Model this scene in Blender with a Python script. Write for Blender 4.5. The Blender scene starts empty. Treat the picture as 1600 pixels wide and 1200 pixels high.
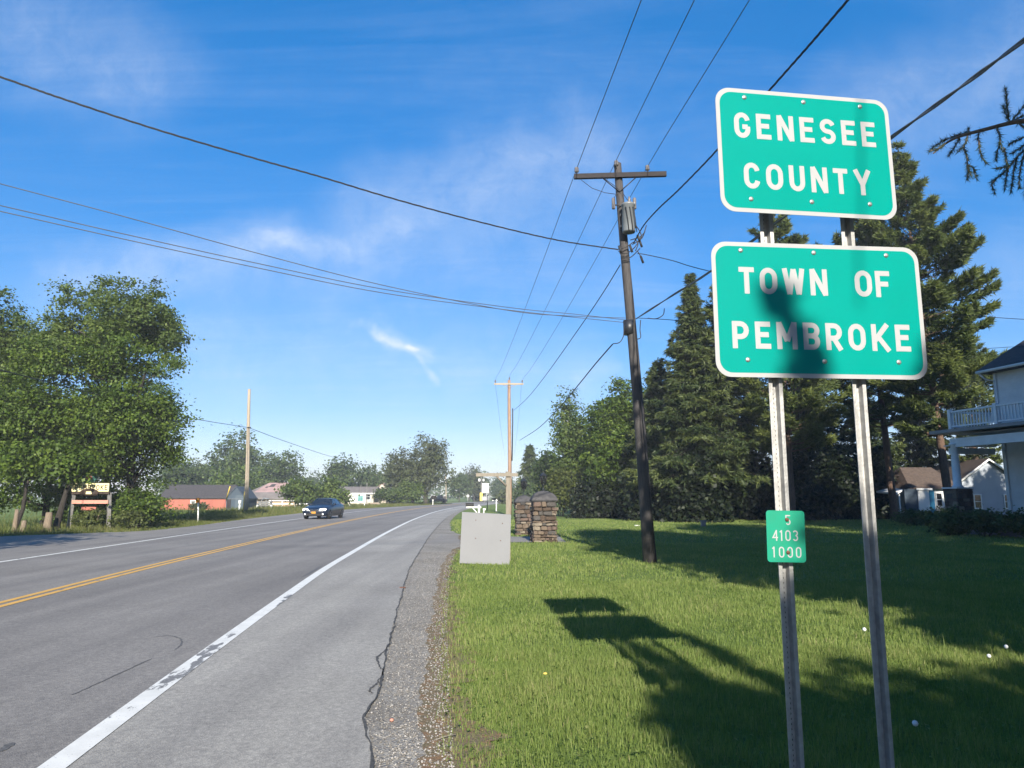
import bpy, math, random
import numpy as np
from mathutils import Vector, Matrix

random.seed(7)
rng = np.random.default_rng(11)
C = bpy.context.scene.collection
scene = bpy.context.scene
R = math.radians

# ------------------------------------------------------------------ camera
FPX, EYE = 1130.0, 1.6
PITCH = math.atan(175.0 / FPX)
CP, SP = math.cos(PITCH), math.sin(PITCH)
cam_d = bpy.data.cameras.new('camera')
cam_d.sensor_width = 36.0
cam_d.lens = 36.0 * FPX / 1600.0
cam_d.clip_start = 0.05
cam_d.clip_end = 6000
cam = bpy.data.objects.new('camera', cam_d)
C.objects.link(cam)
cam.location = (0, 0, EYE)
cam.rotation_euler = (math.pi / 2 + PITCH, 0, 0)
scene.camera = cam

# ------------------------------------------------------------------ sky, sun, exposure
SUN_ELEV, SUN_AZ = 26.2, 5.1          # sun stands behind the camera, a little to the right
SKY_STRENGTH = 0.106
SUN_STRENGTH = 5.0
EXPOSURE = 1.1
scene.view_settings.view_transform = 'Standard'
scene.view_settings.look = 'None'
scene.view_settings.exposure = EXPOSURE
scene.view_settings.gamma = 1.0
scene.view_settings.use_curve_mapping = False

def ray(px, py):
    a, b = (px - 800) / FPX, (600 - py) / FPX
    return Vector((a, CP - b * SP, SP + b * CP))
def gnd(px, py, z=0.0):
    r = ray(px, py); t = (z - EYE) / r.z
    return Vector((r.x * t, r.y * t, z))
def at(px, py, Y):
    r = ray(px, py); t = Y / r.y
    return Vector((r.x * t, Y, EYE + r.z * t))

world = bpy.data.worlds.new('World')
scene.world = world
world.use_nodes = True
def build_world():
    nt = world.node_tree; N = nt.nodes; L = nt.links
    N.clear()
    out = N.new('ShaderNodeOutputWorld'); bg = N.new('ShaderNodeBackground')
    bg.inputs[1].default_value = SKY_STRENGTH
    sky = N.new('ShaderNodeTexSky'); sky.sky_type = 'NISHITA'; sky.sun_disc = False
    sky.sun_elevation = R(SUN_ELEV); sky.sun_rotation = R(180 - SUN_AZ)
    sky.air_density = 1.0; sky.dust_density = 0.25; sky.ozone_density = 3.5; sky.altitude = 200
    tc = N.new('ShaderNodeTexCoord'); sep = N.new('ShaderNodeSeparateXYZ')
    L.new(tc.outputs['Generated'], sep.inputs[0])
    def m(op, a, b=None, c=None, clamp=False):
        n = N.new('ShaderNodeMath'); n.operation = op; n.use_clamp = clamp
        for i, v in enumerate((a, b, c)):
            if v is None: continue
            if isinstance(v, (int, float)): n.inputs[i].default_value = v
            else: L.new(v, n.inputs[i])
        return n.outputs[0]
    # high thin cirrus: noise on a flat layer overhead, stretched
    den = m('MAXIMUM', m('ADD', sep.outputs[2], 0.10), 0.05)
    cx = m('DIVIDE', sep.outputs[0], den); cy = m('DIVIDE', sep.outputs[1], den)
    comb = N.new('ShaderNodeCombineXYZ'); L.new(cx, comb.inputs[0]); L.new(cy, comb.inputs[1])
    mp = N.new('ShaderNodeMapping'); mp.inputs['Rotation'].default_value = (0, 0, R(28)); mp.inputs['Scale'].default_value = (0.45, 2.4, 1)
    L.new(comb.outputs[0], mp.inputs[0])
    nz = N.new('ShaderNodeTexNoise'); nz.inputs['Scale'].default_value = 1.1; nz.inputs['Detail'].default_value = 12
    nz.inputs['Roughness'].default_value = 0.68; nz.inputs['Distortion'].default_value = 0.9
    L.new(mp.outputs[0], nz.inputs[0])
    cir = N.new('ShaderNodeMapRange'); cir.inputs[1].default_value = 0.47; cir.inputs[2].default_value = 0.80
    cir.inputs[3].default_value = 0.0; cir.inputs[4].default_value = 0.13
    L.new(nz.outputs[0], cir.inputs[0])
    # single wisps, each a feathered streak on the plane one unit ahead
    yy = m('MAXIMUM', sep.outputs[1], 0.02)
    u = m('DIVIDE', sep.outputs[0], yy); v = m('DIVIDE', sep.outputs[2], yy)
    uv = N.new('ShaderNodeCombineXYZ'); L.new(u, uv.inputs[0]); L.new(v, uv.inputs[1])
    dn = N.new('ShaderNodeTexNoise'); dn.inputs['Scale'].default_value = 9; dn.inputs['Detail'].default_value = 6
    L.new(uv.outputs[0], dn.inputs[0])
    sub = N.new('ShaderNodeVectorMath'); sub.operation = 'SUBTRACT'; sub.inputs[1].default_value = (0.5, 0.5, 0.5)
    L.new(dn.outputs[1], sub.inputs[0])
    sc = N.new('ShaderNodeVectorMath'); sc.operation = 'SCALE'; sc.inputs['Scale'].default_value = 0.10
    L.new(sub.outputs[0], sc.inputs[0])
    add = N.new('ShaderNodeVectorMath'); L.new(uv.outputs[0], add.inputs[0]); L.new(sc.outputs[0], add.inputs[1])
    def seg(A, B, w, amp):
        def uvp(p):
            r = ray(*p); return Vector((r.x / r.y, r.z / r.y, 0))
        A, B = uvp(A), uvp(B); D = B - A
        s1 = N.new('ShaderNodeVectorMath'); s1.operation = 'SUBTRACT'; s1.inputs[1].default_value = A
        L.new(add.outputs[0], s1.inputs[0])
        dt = N.new('ShaderNodeVectorMath'); dt.operation = 'DOT_PRODUCT'; dt.inputs[1].default_value = D / D.length_squared
        L.new(s1.outputs[0], dt.inputs[0])
        t = m('ADD', dt.outputs['Value'], 0.0, clamp=True)
        pr = N.new('ShaderNodeVectorMath'); pr.operation = 'SCALE'; pr.inputs[0].default_value = D; L.new(t, pr.inputs['Scale'])
        df = N.new('ShaderNodeVectorMath'); df.operation = 'DISTANCE'
        L.new(s1.outputs[0], df.inputs[0]); L.new(pr.outputs[0], df.inputs[1])
        mr = N.new('ShaderNodeMapRange'); mr.interpolation_type = 'SMOOTHSTEP'
        mr.inputs[1].default_value = 0; mr.inputs[2].default_value = w; mr.inputs[3].default_value = amp; mr.inputs[4].default_value = 0
        L.new(df.outputs['Value'], mr.inputs[0])
        return mr.outputs[0]
    tot = cir.outputs[0]
    for A, B, w, a in [((555, 503), (640, 548), 0.014, 0.44), ((640, 548), (668, 612), 0.012, 0.36), ((600, 520), (655, 552), 0.026, 0.25), ((380, 392), (640, 358), 0.030, 0.2),
                       ((120, 430), (420, 385), 0.08, 0.20), ((600, 330), (900, 255), 0.13, 0.22), ((60, 480), (500, 420), 0.12, 0.10), ((560, 440), (960, 400), 0.14, 0.10), ((1380, 190), (1640, 90), 0.16, 0.16),
                       ((-60, 20), (200, 110), 0.16, 0.16), ((300, 560), (900, 585), 0.10, 0.16), ((1480, 420), (1700, 400), 0.08, 0.12),
                       ((900, 585), (960, 575), 0.02, 0.18)]:
        tot = m('ADD', tot, seg(A, B, w, a))
    # keep streaks textured
    n2 = N.new('ShaderNodeTexNoise'); n2.inputs['Scale'].default_value = 16; n2.inputs['Detail'].default_value = 12; n2.inputs['Roughness'].default_value = 0.7
    L.new(add.outputs[0], n2.inputs[0])
    tot = m('MULTIPLY', tot, m('ADD', m('MULTIPLY', n2.outputs[0], 2.2), -0.1), clamp=True)
    mix = N.new('ShaderNodeMixRGB'); L.new(tot, mix.inputs[0])
    mix.inputs[2].default_value = (3.9, 4.3, 4.9, 1)
    gm = N.new('ShaderNodeGamma'); gm.inputs[1].default_value = 0.58; L.new(sky.outputs[0], gm.inputs[0])
    hs = N.new('ShaderNodeHueSaturation'); hs.inputs['Saturation'].default_value = 1.85; hs.inputs['Value'].default_value = 1.36
    L.new(gm.outputs[0], hs.inputs['Color'])
    cm = N.new('ShaderNodeMixRGB'); cm.blend_type = 'MULTIPLY'; cm.inputs[0].default_value = 1; cm.inputs[2].default_value = (0.98, 0.94, 1.14, 1)
    L.new(hs.outputs[0], cm.inputs[1]); L.new(cm.outputs[0], mix.inputs[1])
    L.new(mix.outputs[0], bg.inputs[0]); L.new(bg.outputs[0], out.inputs[0])
build_world()

sun_d = bpy.data.lights.new('sun', 'SUN')
sun_d.energy = SUN_STRENGTH; sun_d.angle = R(0.53); sun_d.color = (1.0, 0.93, 0.80)
sun = bpy.data.objects.new('sun', sun_d); C.objects.link(sun)
sdir = Vector((-math.sin(R(SUN_AZ)) * math.cos(R(SUN_ELEV)), math.cos(R(SUN_AZ)) * math.cos(R(SUN_ELEV)), -math.sin(R(SUN_ELEV))))
sun.rotation_euler = sdir.to_track_quat('-Z', 'Y').to_euler()
sun.location = (20, -60, 50)

# ------------------------------------------------------------------ materials
def mat(name, c1, c2=None, scale=8.0, rough=0.7, bump=0.0, bscale=None, metal=0.0, spec=0.3, detail=6, lo=0.35, hi=0.65, stretch=None, coat=0.0):
    m = bpy.data.materials.new(name); m.use_nodes = True
    nt = m.node_tree; N = nt.nodes; L = nt.links
    b = N['Principled BSDF']
    b.inputs['Roughness'].default_value = rough; b.inputs['Metallic'].default_value = metal
    b.inputs['Specular IOR Level'].default_value = spec; b.inputs['Coat Weight'].default_value = coat
    c1 = tuple(c1) + (1,)
    b.inputs['Base Color'].default_value = c1
    if c2 is None: c2 = tuple(0.86 * x for x in c1[:3])
    tc = N.new('ShaderNodeTexCoord'); src = tc.outputs['Object']
    if stretch:
        mp = N.new('ShaderNodeMapping'); mp.inputs['Scale'].default_value = stretch
        L.new(src, mp.inputs[0]); src = mp.outputs[0]
    nz = N.new('ShaderNodeTexNoise'); nz.inputs['Scale'].default_value = scale; nz.inputs['Detail'].default_value = detail
    L.new(src, nz.inputs[0])
    rp = N.new('ShaderNodeValToRGB'); rp.color_ramp.elements[0].position = lo; rp.color_ramp.elements[1].position = hi
    rp.color_ramp.elements[0].color = c1; rp.color_ramp.elements[1].color = tuple(c2) + (1,)
    L.new(nz.outputs[0], rp.inputs[0]); L.new(rp.outputs[0], b.inputs['Base Color'])
    if bump:
        n2 = N.new('ShaderNodeTexNoise'); n2.inputs['Scale'].default_value = bscale or scale * 4; n2.inputs['Detail'].default_value = 5
        L.new(src, n2.inputs[0])
        bp = N.new('ShaderNodeBump'); bp.inputs['Strength'].default_value = bump; bp.inputs['Distance'].default_value = 0.02
        L.new(n2.outputs[0], bp.inputs['Height']); L.new(bp.outputs[0], b.inputs['Normal'])
    return m

def leafmat(name, cols, trans=0.35, rough=0.55):
    """foliage: colour runs through cols by the 'tint' each leaf carries"""
    m = bpy.data.materials.new(name); m.use_nodes = True
    nt = m.node_tree; N = nt.nodes; L = nt.links
    b = N['Principled BSDF']; out = N['Material Output']
    at_ = N.new('ShaderNodeAttribute'); at_.attribute_name = 'tint'
    rp = N.new('ShaderNodeValToRGB'); e = rp.color_ramp.elements
    while len(e) < len(cols): e.new(0.5)
    for i, c in enumerate(cols):
        e[i].position = i / (len(cols) - 1); e[i].color = tuple(c) + (1,)
    L.new(at_.outputs['Fac'], rp.inputs[0]); L.new(rp.outputs[0], b.inputs['Base Color'])
    b.inputs['Roughness'].default_value = rough; b.inputs['Specular IOR Level'].default_value = 0.25
    tr = N.new('ShaderNodeBsdfTranslucent')
    mu = N.new('ShaderNodeMixRGB'); mu.blend_type = 'MULTIPLY'; mu.inputs[0].default_value = 1; mu.inputs[2].default_value = (1.15, 1.25, 0.5, 1)
    L.new(rp.outputs[0], mu.inputs[1]); L.new(mu.outputs[0], tr.inputs[0])
    mx = N.new('ShaderNodeMixShader'); mx.inputs[0].default_value = trans
    L.new(b.outputs[0], mx.inputs[1]); L.new(tr.outputs[0], mx.inputs[2]); L.new(mx.outputs[0], out.inputs[0])
    return m

def sheetmat(name, kind):
    m = bpy.data.materials.new(name); m.use_nodes = True
    nt = m.node_tree; N = nt.nodes; L = nt.links
    b = N['Principled BSDF']; b.inputs['Specular IOR Level'].default_value = 0.25
    tc = N.new('ShaderNodeTexCoord'); P = tc.outputs['Object']
    def noise(s, d=6, r=0.55, vec=None):
        n = N.new('ShaderNodeTexNoise'); n.inputs['Scale'].default_value = s; n.inputs['Detail'].default_value = d; n.inputs['Roughness'].default_value = r
        L.new(vec or P, n.inputs[0]); return n.outputs[0]
    def ramp(fac, stops):
        r = N.new('ShaderNodeValToRGB'); e = r.color_ramp.elements
        while len(e) < len(stops): e.new(0.5)
        for i, (p, c) in enumerate(stops): e[i].position = p; e[i].color = tuple(c) + (1,)
        L.new(fac, r.inputs[0]); return r.outputs[0]
    def mul(a, b_, f=1.0, mode='MULTIPLY'):
        x = N.new('ShaderNodeMixRGB'); x.blend_type = mode; 
        if isinstance(f, float): x.inputs[0].default_value = f
        else: L.new(f, x.inputs[0])
        L.new(a, x.inputs[1])
        if isinstance(b_, tuple): x.inputs[2].default_value = b_ + (1,)
        else: L.new(b_, x.inputs[2])
        return x.outputs[0]
    def bump(h, s, d):
        bp = N.new('ShaderNodeBump'); bp.inputs['Strength'].default_value = s; bp.inputs['Distance'].default_value = d
        L.new(h, bp.inputs['Height']); L.new(bp.outputs[0], b.inputs['Normal'])
    if kind in ('asphalt', 'pale_asphalt'):
        b.inputs['Roughness'].default_value = 0.86
        base = ramp(noise(0.35, 7), [(0.3, (0.162, 0.154, 0.148)), (0.7, (0.205, 0.196, 0.189))])
        mp = N.new('ShaderNodeMapping'); mp.inputs['Rotation'].default_value = (0, 0, R(-6)); mp.inputs['Scale'].default_value = (1.3, 0.04, 1)
        L.new(P, mp.inputs[0])
        lanes = ramp(noise(1.0, 4, vec=mp.outputs[0]), [(0.35, (0.84, 0.84, 0.85)), (0.65, (1.1, 1.1, 1.09))])
        c = mul(base, lanes)
        vo = N.new('ShaderNodeTexVoronoi'); vo.inputs['Scale'].default_value = 95; L.new(P, vo.inputs[0])
        sp = ramp(vo.outputs['Color'], [(0.1, (0.74, 0.74, 0.75)), (0.9, (1.28, 1.27, 1.25))])
        c = mul(c, sp, 0.75)
        c = mul(c, ramp(noise(26, 3), [(0.35, (0.86, 0.86, 0.86)), (0.66, (1.12, 1.12, 1.1))]))
        c = mul(c, ramp(noise(1.7, 9, 0.7), [(0.30, (0.80, 0.80, 0.81)), (0.44, (1, 1, 1)), (0.60, (1.0, 1.0, 1.0)), (0.74, (1.12, 1.11, 1.09))]), 0.7)
        c = mul(c, ramp(noise(5.5, 3), [(0.27, (0.62, 0.62, 0.63)), (0.31, (1, 1, 1))]), 0.6)
        if kind == 'pale_asphalt': c = mul(c, (1.42, 1.44, 1.41))
        L.new(c, b.inputs['Base Color']); bump(vo.outputs['Distance'], 0.5, 0.006)
    elif kind in ('gravel', 'apron'):
        b.inputs['Roughness'].default_value = 0.9
        vo = N.new('ShaderNodeTexVoronoi'); vo.inputs['Scale'].default_value = 60; L.new(P, vo.inputs[0])
        vo2 = N.new('ShaderNodeTexVoronoi'); vo2.inputs['Scale'].default_value = 27; L.new(P, vo2.inputs[0])
        c = ramp(vo.outputs['Color'], [(0.05, (0.155, 0.147, 0.138)), (0.5, (0.232, 0.222, 0.210)), (0.95, (0.345, 0.333, 0.315))])
        c = mul(c, ramp(vo2.outputs['Color'], [(0.1, (0.75, 0.75, 0.76)), (0.9, (1.25, 1.22, 1.15))]), 0.8)
        c = mul(c, ramp(noise(0.8, 7), [(0.3, (0.78, 0.75, 0.70)), (0.7, (1.12, 1.12, 1.1))]))
        if kind == 'apron': c = mul(c, (0.22, 0.21, 0.2), 0.6, 'MIX')
        L.new(c, b.inputs['Base Color']); bump(vo.outputs['Distance'], 0.9, 0.012)
    elif kind == 'grass':
        b.inputs['Roughness'].default_value = 0.9; b.inputs['Specular IOR Level'].default_value = 0.1
        c = ramp(noise(0.22, 8, 0.6), [(0.3, (0.105, 0.155, 0.042)), (0.55, (0.150, 0.205, 0.058)), (0.75, (0.20, 0.228, 0.08))])
        c = mul(c, ramp(noise(14, 4), [(0.3, (0.60, 0.62, 0.6)), (0.7, (1.25, 1.25, 1.2))]))
        c = mul(c, ramp(noise(90, 2), [(0.3, (0.6, 0.6, 0.6)), (0.7, (1.3, 1.3, 1.3))]), 0.7)
        L.new(c, b.inputs['Base Color']); bump(noise(30, 4), 1.0, 0.05)
    elif kind == 'soil':
        b.inputs['Roughness'].default_value = 0.95
        c = ramp(noise(9, 8, 0.65), [(0.25, (0.13, 0.12, 0.07)), (0.5, (0.16, 0.125, 0.078)), (0.62, (0.21, 0.125, 0.072)), (0.8, (0.14, 0.15, 0.06))])
        c = mul(c, ramp(noise(120, 3), [(0.3, (0.6, 0.6, 0.6)), (0.7, (1.35, 1.35, 1.3))]), 0.8)
        L.new(c, b.inputs['Base Color']); bump(noise(60, 4), 1.0, 0.02)
    elif kind in ('white_paint', 'yellow_paint'):
        b.inputs['Roughness'].default_value = 0.6
        sx = N.new('ShaderNodeSeparateXYZ'); L.new(P, sx.inputs[0])
        paint = (0.66, 0.66, 0.63) if kind == 'white_paint' else (0.62, 0.36, 0.085)
        vo = N.new('ShaderNodeTexVoronoi'); vo.inputs['Scale'].default_value = 95; L.new(P, vo.inputs[0])
        asp = ramp(vo.outputs['Color'], [(0.1, (0.11, 0.108, 0.105)), (0.9, (0.23, 0.225, 0.22))])
        pc = ramp(noise(5, 7), [(0.3, tuple(0.82 * x for x in paint)), (0.7, paint)])
        # wear: worn-through patches where tyres cut the line
        at_ = N.new('ShaderNodeAttribute'); at_.attribute_name = 'wear'
        mw = N.new('ShaderNodeMapping'); mw.inputs['Scale'].default_value = (1.0, 0.33, 1); L.new(P, mw.inputs[0]); big = noise(7.5, 9, 0.66, mw.outputs[0])
        th = N.new('ShaderNodeMath'); th.operation = 'ADD'; L.new(big, th.inputs[0]); L.new(at_.outputs['Fac'], th.inputs[1])
        wr = ramp(th.outputs[0], [(0.66, (0, 0, 0)), (0.69, (1, 1, 1))])
        c = mul(pc, asp, wr, 'MIX')
        fine = ramp(noise(70, 4), [(0.66, (0, 0, 0)), (0.72, (1, 1, 1))])
        c = mul(c, asp, fine, 'MIX')
        L.new(c, b.inputs['Base Color'])
    return m

M = {}
M['asphalt'] = sheetmat('asphalt', 'asphalt'); M['pale_asphalt'] = sheetmat('pale_asphalt', 'pale_asphalt'); M['gravel'] = sheetmat('gravel', 'gravel'); M['apron'] = sheetmat('apron', 'apron')
M['grass'] = sheetmat('grass_ground', 'grass'); M['soil'] = sheetmat('bare_soil', 'soil')
M['white_line'] = sheetmat('white_paint', 'white_paint'); M['yellow_line'] = sheetmat('yellow_paint', 'yellow_paint')
M['crack'] = mat('crack_tar', (0.045, 0.043, 0.04), (0.08, 0.076, 0.07), 30)
M['skid'] = mat('skid_rubber', (0.075, 0.073, 0.072), (0.12, 0.118, 0.115), 40)
M['sign_white'] = mat('sign_white', (0.315, 0.32, 0.325), (0.295, 0.30, 0.305), 5, 0.5, spec=0.2)
M['sign_green'] = mat('sign_green', (0.0, 0.215, 0.182), (0.0, 0.205, 0.172), 3, 0.5, spec=0.04)
M['marker_green'] = mat('marker_green', (0.0, 0.22, 0.135), (0.005, 0.20, 0.12), 14, 0.45)
M['alu'] = mat('aluminium', (0.36, 0.37, 0.37), (0.3, 0.3, 0.3), 9, 0.45, metal=0.7)
M['galv'] = mat('galvanised_steel', (0.44, 0.435, 0.42), (0.33, 0.326, 0.318), 22, 0.55, 0.15, 60, metal=0.45)
M['hole'] = mat('dark_hole', (0.02, 0.02, 0.02))
M['rust'] = mat('rusty_bolt', (0.16, 0.07, 0.04), (0.08, 0.04, 0.03), 60, 0.8)
M['pole_grey'] = mat('weathered_pole', (0.072, 0.066, 0.065), (0.042, 0.038, 0.038), 9, 0.75, 0.5, 20, stretch=(6, 6, 0.5))
M['pole_dark'] = mat('dark_timber', (0.030, 0.025, 0.027), (0.020, 0.017, 0.018), 9, 0.75, 0.4, 20, stretch=(1, 6, 6))
M['pole_tan'] = mat('tan_pole', (0.32, 0.225, 0.165), (0.25, 0.155, 0.105), 5, 0.85, 0.3, 20, stretch=(4, 4, 0.6))
M['pole_pale'] = mat('pale_pole', (0.36, 0.31, 0.24), (0.29, 0.235, 0.17), 5, 0.85, 0.3, 20, stretch=(4, 4, 0.6))
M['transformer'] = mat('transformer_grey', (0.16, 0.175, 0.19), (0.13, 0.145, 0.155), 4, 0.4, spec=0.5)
M['porcelain'] = mat('insulator_glaze', (0.16, 0.15, 0.15), (0.12, 0.11, 0.11), 8, 0.25)
M['wire'] = mat('wire_black', (0.022, 0.022, 0.024), (0.03, 0.03, 0.032), 3, 0.6)
M['wire_alu'] = mat('wire_grey', (0.075, 0.08, 0.09), (0.1, 0.105, 0.11), 3, 0.6)
M['cable_grey'] = mat('cable_grey', (0.16, 0.17, 0.18), (0.10, 0.11, 0.12), 30, 0.6, stretch=(1, 1, 1))
M['board'] = mat('grey_board', (0.150, 0.154, 0.163), (0.140, 0.144, 0.153), 1.6, 0.6)
M['post_wood'] = mat('sawn_wood', (0.235, 0.212, 0.178), (0.185, 0.162, 0.13), 6, 0.85, 0.3, 25, stretch=(5, 5, 0.7))
M['mortar'] = mat('dark_mortar', (0.075, 0.065, 0.058), (0.045, 0.04, 0.036), 18, 0.95, 0.6)
M['iron'] = mat('black_iron', (0.012, 0.014, 0.018), (0.02, 0.022, 0.028), 12, 0.45, spec=0.5)
M['white'] = mat('white_paint_wood', (0.78, 0.78, 0.76), (0.70, 0.70, 0.68), 5, 0.6)
M['white2'] = mat('white_siding', (0.62, 0.63, 0.63), (0.56, 0.57, 0.57), 3, 0.55)
M['shaded_siding'] = mat('shaded_siding', (0.34, 0.37, 0.41), (0.29, 0.32, 0.36), 1.2, 0.6)  # white siding dimmed and blued: the garage's shade is in the colour
M['trimwhite'] = mat('trim_white', (0.68, 0.69, 0.70), (0.60, 0.61, 0.62), 3, 0.55)
M['red_wall'] = mat('faded_red_boards', (0.36, 0.125, 0.09), (0.31, 0.105, 0.078), 0.8, 0.85, stretch=(1, 1, 0.3))
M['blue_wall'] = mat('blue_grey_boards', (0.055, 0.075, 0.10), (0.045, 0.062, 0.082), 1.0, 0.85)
M['blue_door_grey'] = mat('blue_grey_door', (0.075, 0.10, 0.125), (0.065, 0.085, 0.105), 2, 0.7)
M['dark_roof'] = mat('dark_shingle', (0.045, 0.042, 0.046), (0.065, 0.06, 0.062), 5, 0.9)
M['brown_roof'] = mat('brown_shingle', (0.105, 0.078, 0.062), (0.065, 0.048, 0.04), 6, 0.9, 0.4)
M['rust_roof'] = mat('rusty_pink_roof', (0.36, 0.235, 0.22), (0.26, 0.18, 0.165), 1.1, 0.8)
M['grey_roof'] = mat('grey_brown_roof', (0.17, 0.15, 0.14), (0.13, 0.115, 0.11), 1.5, 0.85)
M['tan_wall'] = mat('tan_boards', (0.43, 0.30, 0.19), (0.34, 0.23, 0.15), 1.4, 0.85)
M['cream_wall'] = mat('cream_wall', (0.52, 0.47, 0.40), (0.46, 0.41, 0.35), 1.2, 0.8)
M['glass'] = mat('dark_glass', (0.012, 0.014, 0.018), (0.02, 0.022, 0.026), 3, 0.06, spec=0.6)
M['teal_door'] = mat('teal_door', (0.02, 0.16, 0.30), (0.018, 0.14, 0.26), 3, 0.5)
M['grey_wood'] = mat('grey_weathered_wood', (0.20, 0.19, 0.18), (0.13, 0.125, 0.12), 7, 0.9, 0.3)
M['tanpile'] = mat('tan_rubble', (0.40, 0.32, 0.25), (0.26, 0.21, 0.17), 2.5, 0.95, 0.5)
M['carpaint'] = mat('dark_blue_paint', (0.004, 0.010, 0.026), (0.005, 0.012, 0.03), 2, 0.3, metal=0.0, spec=0.4, coat=0.25)
M['carglass'] = mat('car_glass', (0.008, 0.012, 0.018), (0.01, 0.014, 0.02), 2, 0.03, spec=0.8)
M['lamp'] = mat('lit_lamp', (0.8, 0.8, 0.8), (0.8, 0.8, 0.8), 3, 0.2); _b = M['lamp'].node_tree.nodes['Principled BSDF']; _b.inputs['Emission Color'].default_value = (1, 0.97, 0.9, 1); _b.inputs['Emission Strength'].default_value = 0.7
M['rubber'] = mat('tyre_rubber', (0.014, 0.014, 0.014), (0.02, 0.02, 0.02), 20, 0.85)
M['chrome'] = mat('chrome', (0.75, 0.76, 0.78), (0.7, 0.71, 0.73), 5, 0.15, metal=1.0)
M['rim'] = mat('alloy_rim', (0.42, 0.43, 0.45), (0.36, 0.37, 0.39), 8, 0.3, metal=0.8)
M['blackplastic'] = mat('black_plastic', (0.012, 0.012, 0.013), (0.018, 0.018, 0.019), 20, 0.6)
M['plate'] = mat('amber_plate', (0.46, 0.22, 0.03), (0.42, 0.20, 0.03), 9, 0.5)
M['orange'] = mat('orange_marker', (0.80, 0.30, 0.02), (0.74, 0.27, 0.02), 5, 0.5)
M['yellow'] = mat('yellow_plastic', (0.75, 0.55, 0.10), (0.66, 0.47, 0.09), 5, 0.5)
M['lime'] = mat('lime_plastic', (0.50, 0.60, 0.22), (0.44, 0.54, 0.2), 5, 0.5)
M['cream'] = mat('cream_board', (0.72, 0.64, 0.36), (0.66, 0.58, 0.32), 4, 0.6)
M['brown_board'] = mat('brown_board', (0.055, 0.035, 0.025), (0.04, 0.026, 0.02), 6, 0.7)
M['salmon'] = mat('salmon_board', (0.52, 0.24, 0.18), (0.44, 0.20, 0.15), 6, 0.7)
M['crest_green'] = mat('crest_green', (0.05, 0.16, 0.12), (0.04, 0.13, 0.10), 6, 0.6)
M['stump'] = mat('cut_wood', (0.20, 0.155, 0.11), (0.14, 0.108, 0.078), 9, 0.9, 0.4, stretch=(5, 5, 0.8))
M['bark'] = mat('grey_bark', (0.085, 0.072, 0.06), (0.045, 0.038, 0.032), 9, 0.95, 0.8, 30, stretch=(3, 3, 0.7))
M['bark_dark'] = mat('dark_bark', (0.04, 0.034, 0.028), (0.022, 0.019, 0.016), 9, 0.95, 0.8, 30, stretch=(3, 3, 0.7))
M['bark_red'] = mat('pine_bark', (0.15, 0.095, 0.068), (0.075, 0.05, 0.038), 8, 0.95, 0.8, 24, stretch=(3, 3, 0.7))
M['bark_pale'] = mat('pale_bark', (0.42, 0.40, 0.36), (0.28, 0.26, 0.23), 7, 0.9, 0.4, stretch=(2, 2, 1))
M['twig'] = mat('twig_brown', (0.20, 0.14, 0.10), (0.12, 0.085, 0.06), 30, 0.9)
M['maple'] = leafmat('maple_leaf', [(0.030, 0.056, 0.010), (0.068, 0.112, 0.016), (0.135, 0.185, 0.026)], 0.32)
M['poplar'] = leafmat('poplar_leaf', [(0.042, 0.070, 0.020), (0.080, 0.120, 0.028), (0.13, 0.17, 0.040)], 0.35)
M['fartree'] = leafmat('far_leaf', [(0.034, 0.056, 0.018), (0.060, 0.092, 0.028), (0.095, 0.13, 0.040)], 0.3)
M['brush'] = leafmat('brush_leaf', [(0.05, 0.066, 0.02), (0.085, 0.105, 0.03), (0.12, 0.14, 0.042)], 0.35)
M['greyleaf'] = leafmat('grey_twiggy_leaf', [(0.045, 0.055, 0.030), (0.080, 0.092, 0.044), (0.10, 0.125, 0.042)], 0.3)
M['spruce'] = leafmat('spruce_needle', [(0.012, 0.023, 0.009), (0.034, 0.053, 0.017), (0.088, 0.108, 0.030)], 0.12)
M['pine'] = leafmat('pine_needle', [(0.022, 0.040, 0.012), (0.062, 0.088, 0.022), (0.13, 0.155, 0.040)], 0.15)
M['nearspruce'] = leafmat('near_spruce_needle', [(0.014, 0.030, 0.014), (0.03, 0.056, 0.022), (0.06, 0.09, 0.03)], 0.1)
M['shade_shrub'] = leafmat('shade_dark_leaf', [(0.005, 0.009, 0.005), (0.010, 0.017, 0.007), (0.022, 0.034, 0.010)], 0.2)  # leaf colour darkened to carry the shade under the trees
M['blade'] = leafmat('grass_blade', [(0.088, 0.135, 0.030), (0.155, 0.215, 0.052), (0.23, 0.275, 0.085), (0.34, 0.30, 0.16)], 0.4, 0.6)
M['verge'] = leafmat('verge_grass', [(0.06, 0.085, 0.02), (0.10, 0.125, 0.03), (0.15, 0.15, 0.05), (0.2, 0.17, 0.08)], 0.35, 0.7)
M['pebble'] = leafmat('pebble', [(0.14, 0.13, 0.12), (0.23, 0.217, 0.203), (0.36, 0.343, 0.325)], 0.0, 0.9)
STONES = [mat('sandstone_%s' % n, tuple(0.72 * x for x in c), tuple(0.36 * x for x in c), 9, 0.92, 0.7, 30) for n, c in
          (('tan', (0.25, 0.19, 0.14)), ('pale', (0.38, 0.32, 0.25)), ('brown', (0.14, 0.10, 0.075)), ('rose', (0.22, 0.155, 0.125)), ('grey', (0.14, 0.128, 0.12)))]
M['slate'] = mat('dark_slate', (0.075, 0.072, 0.075), (0.045, 0.044, 0.047), 7, 0.85, 0.5)

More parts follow.
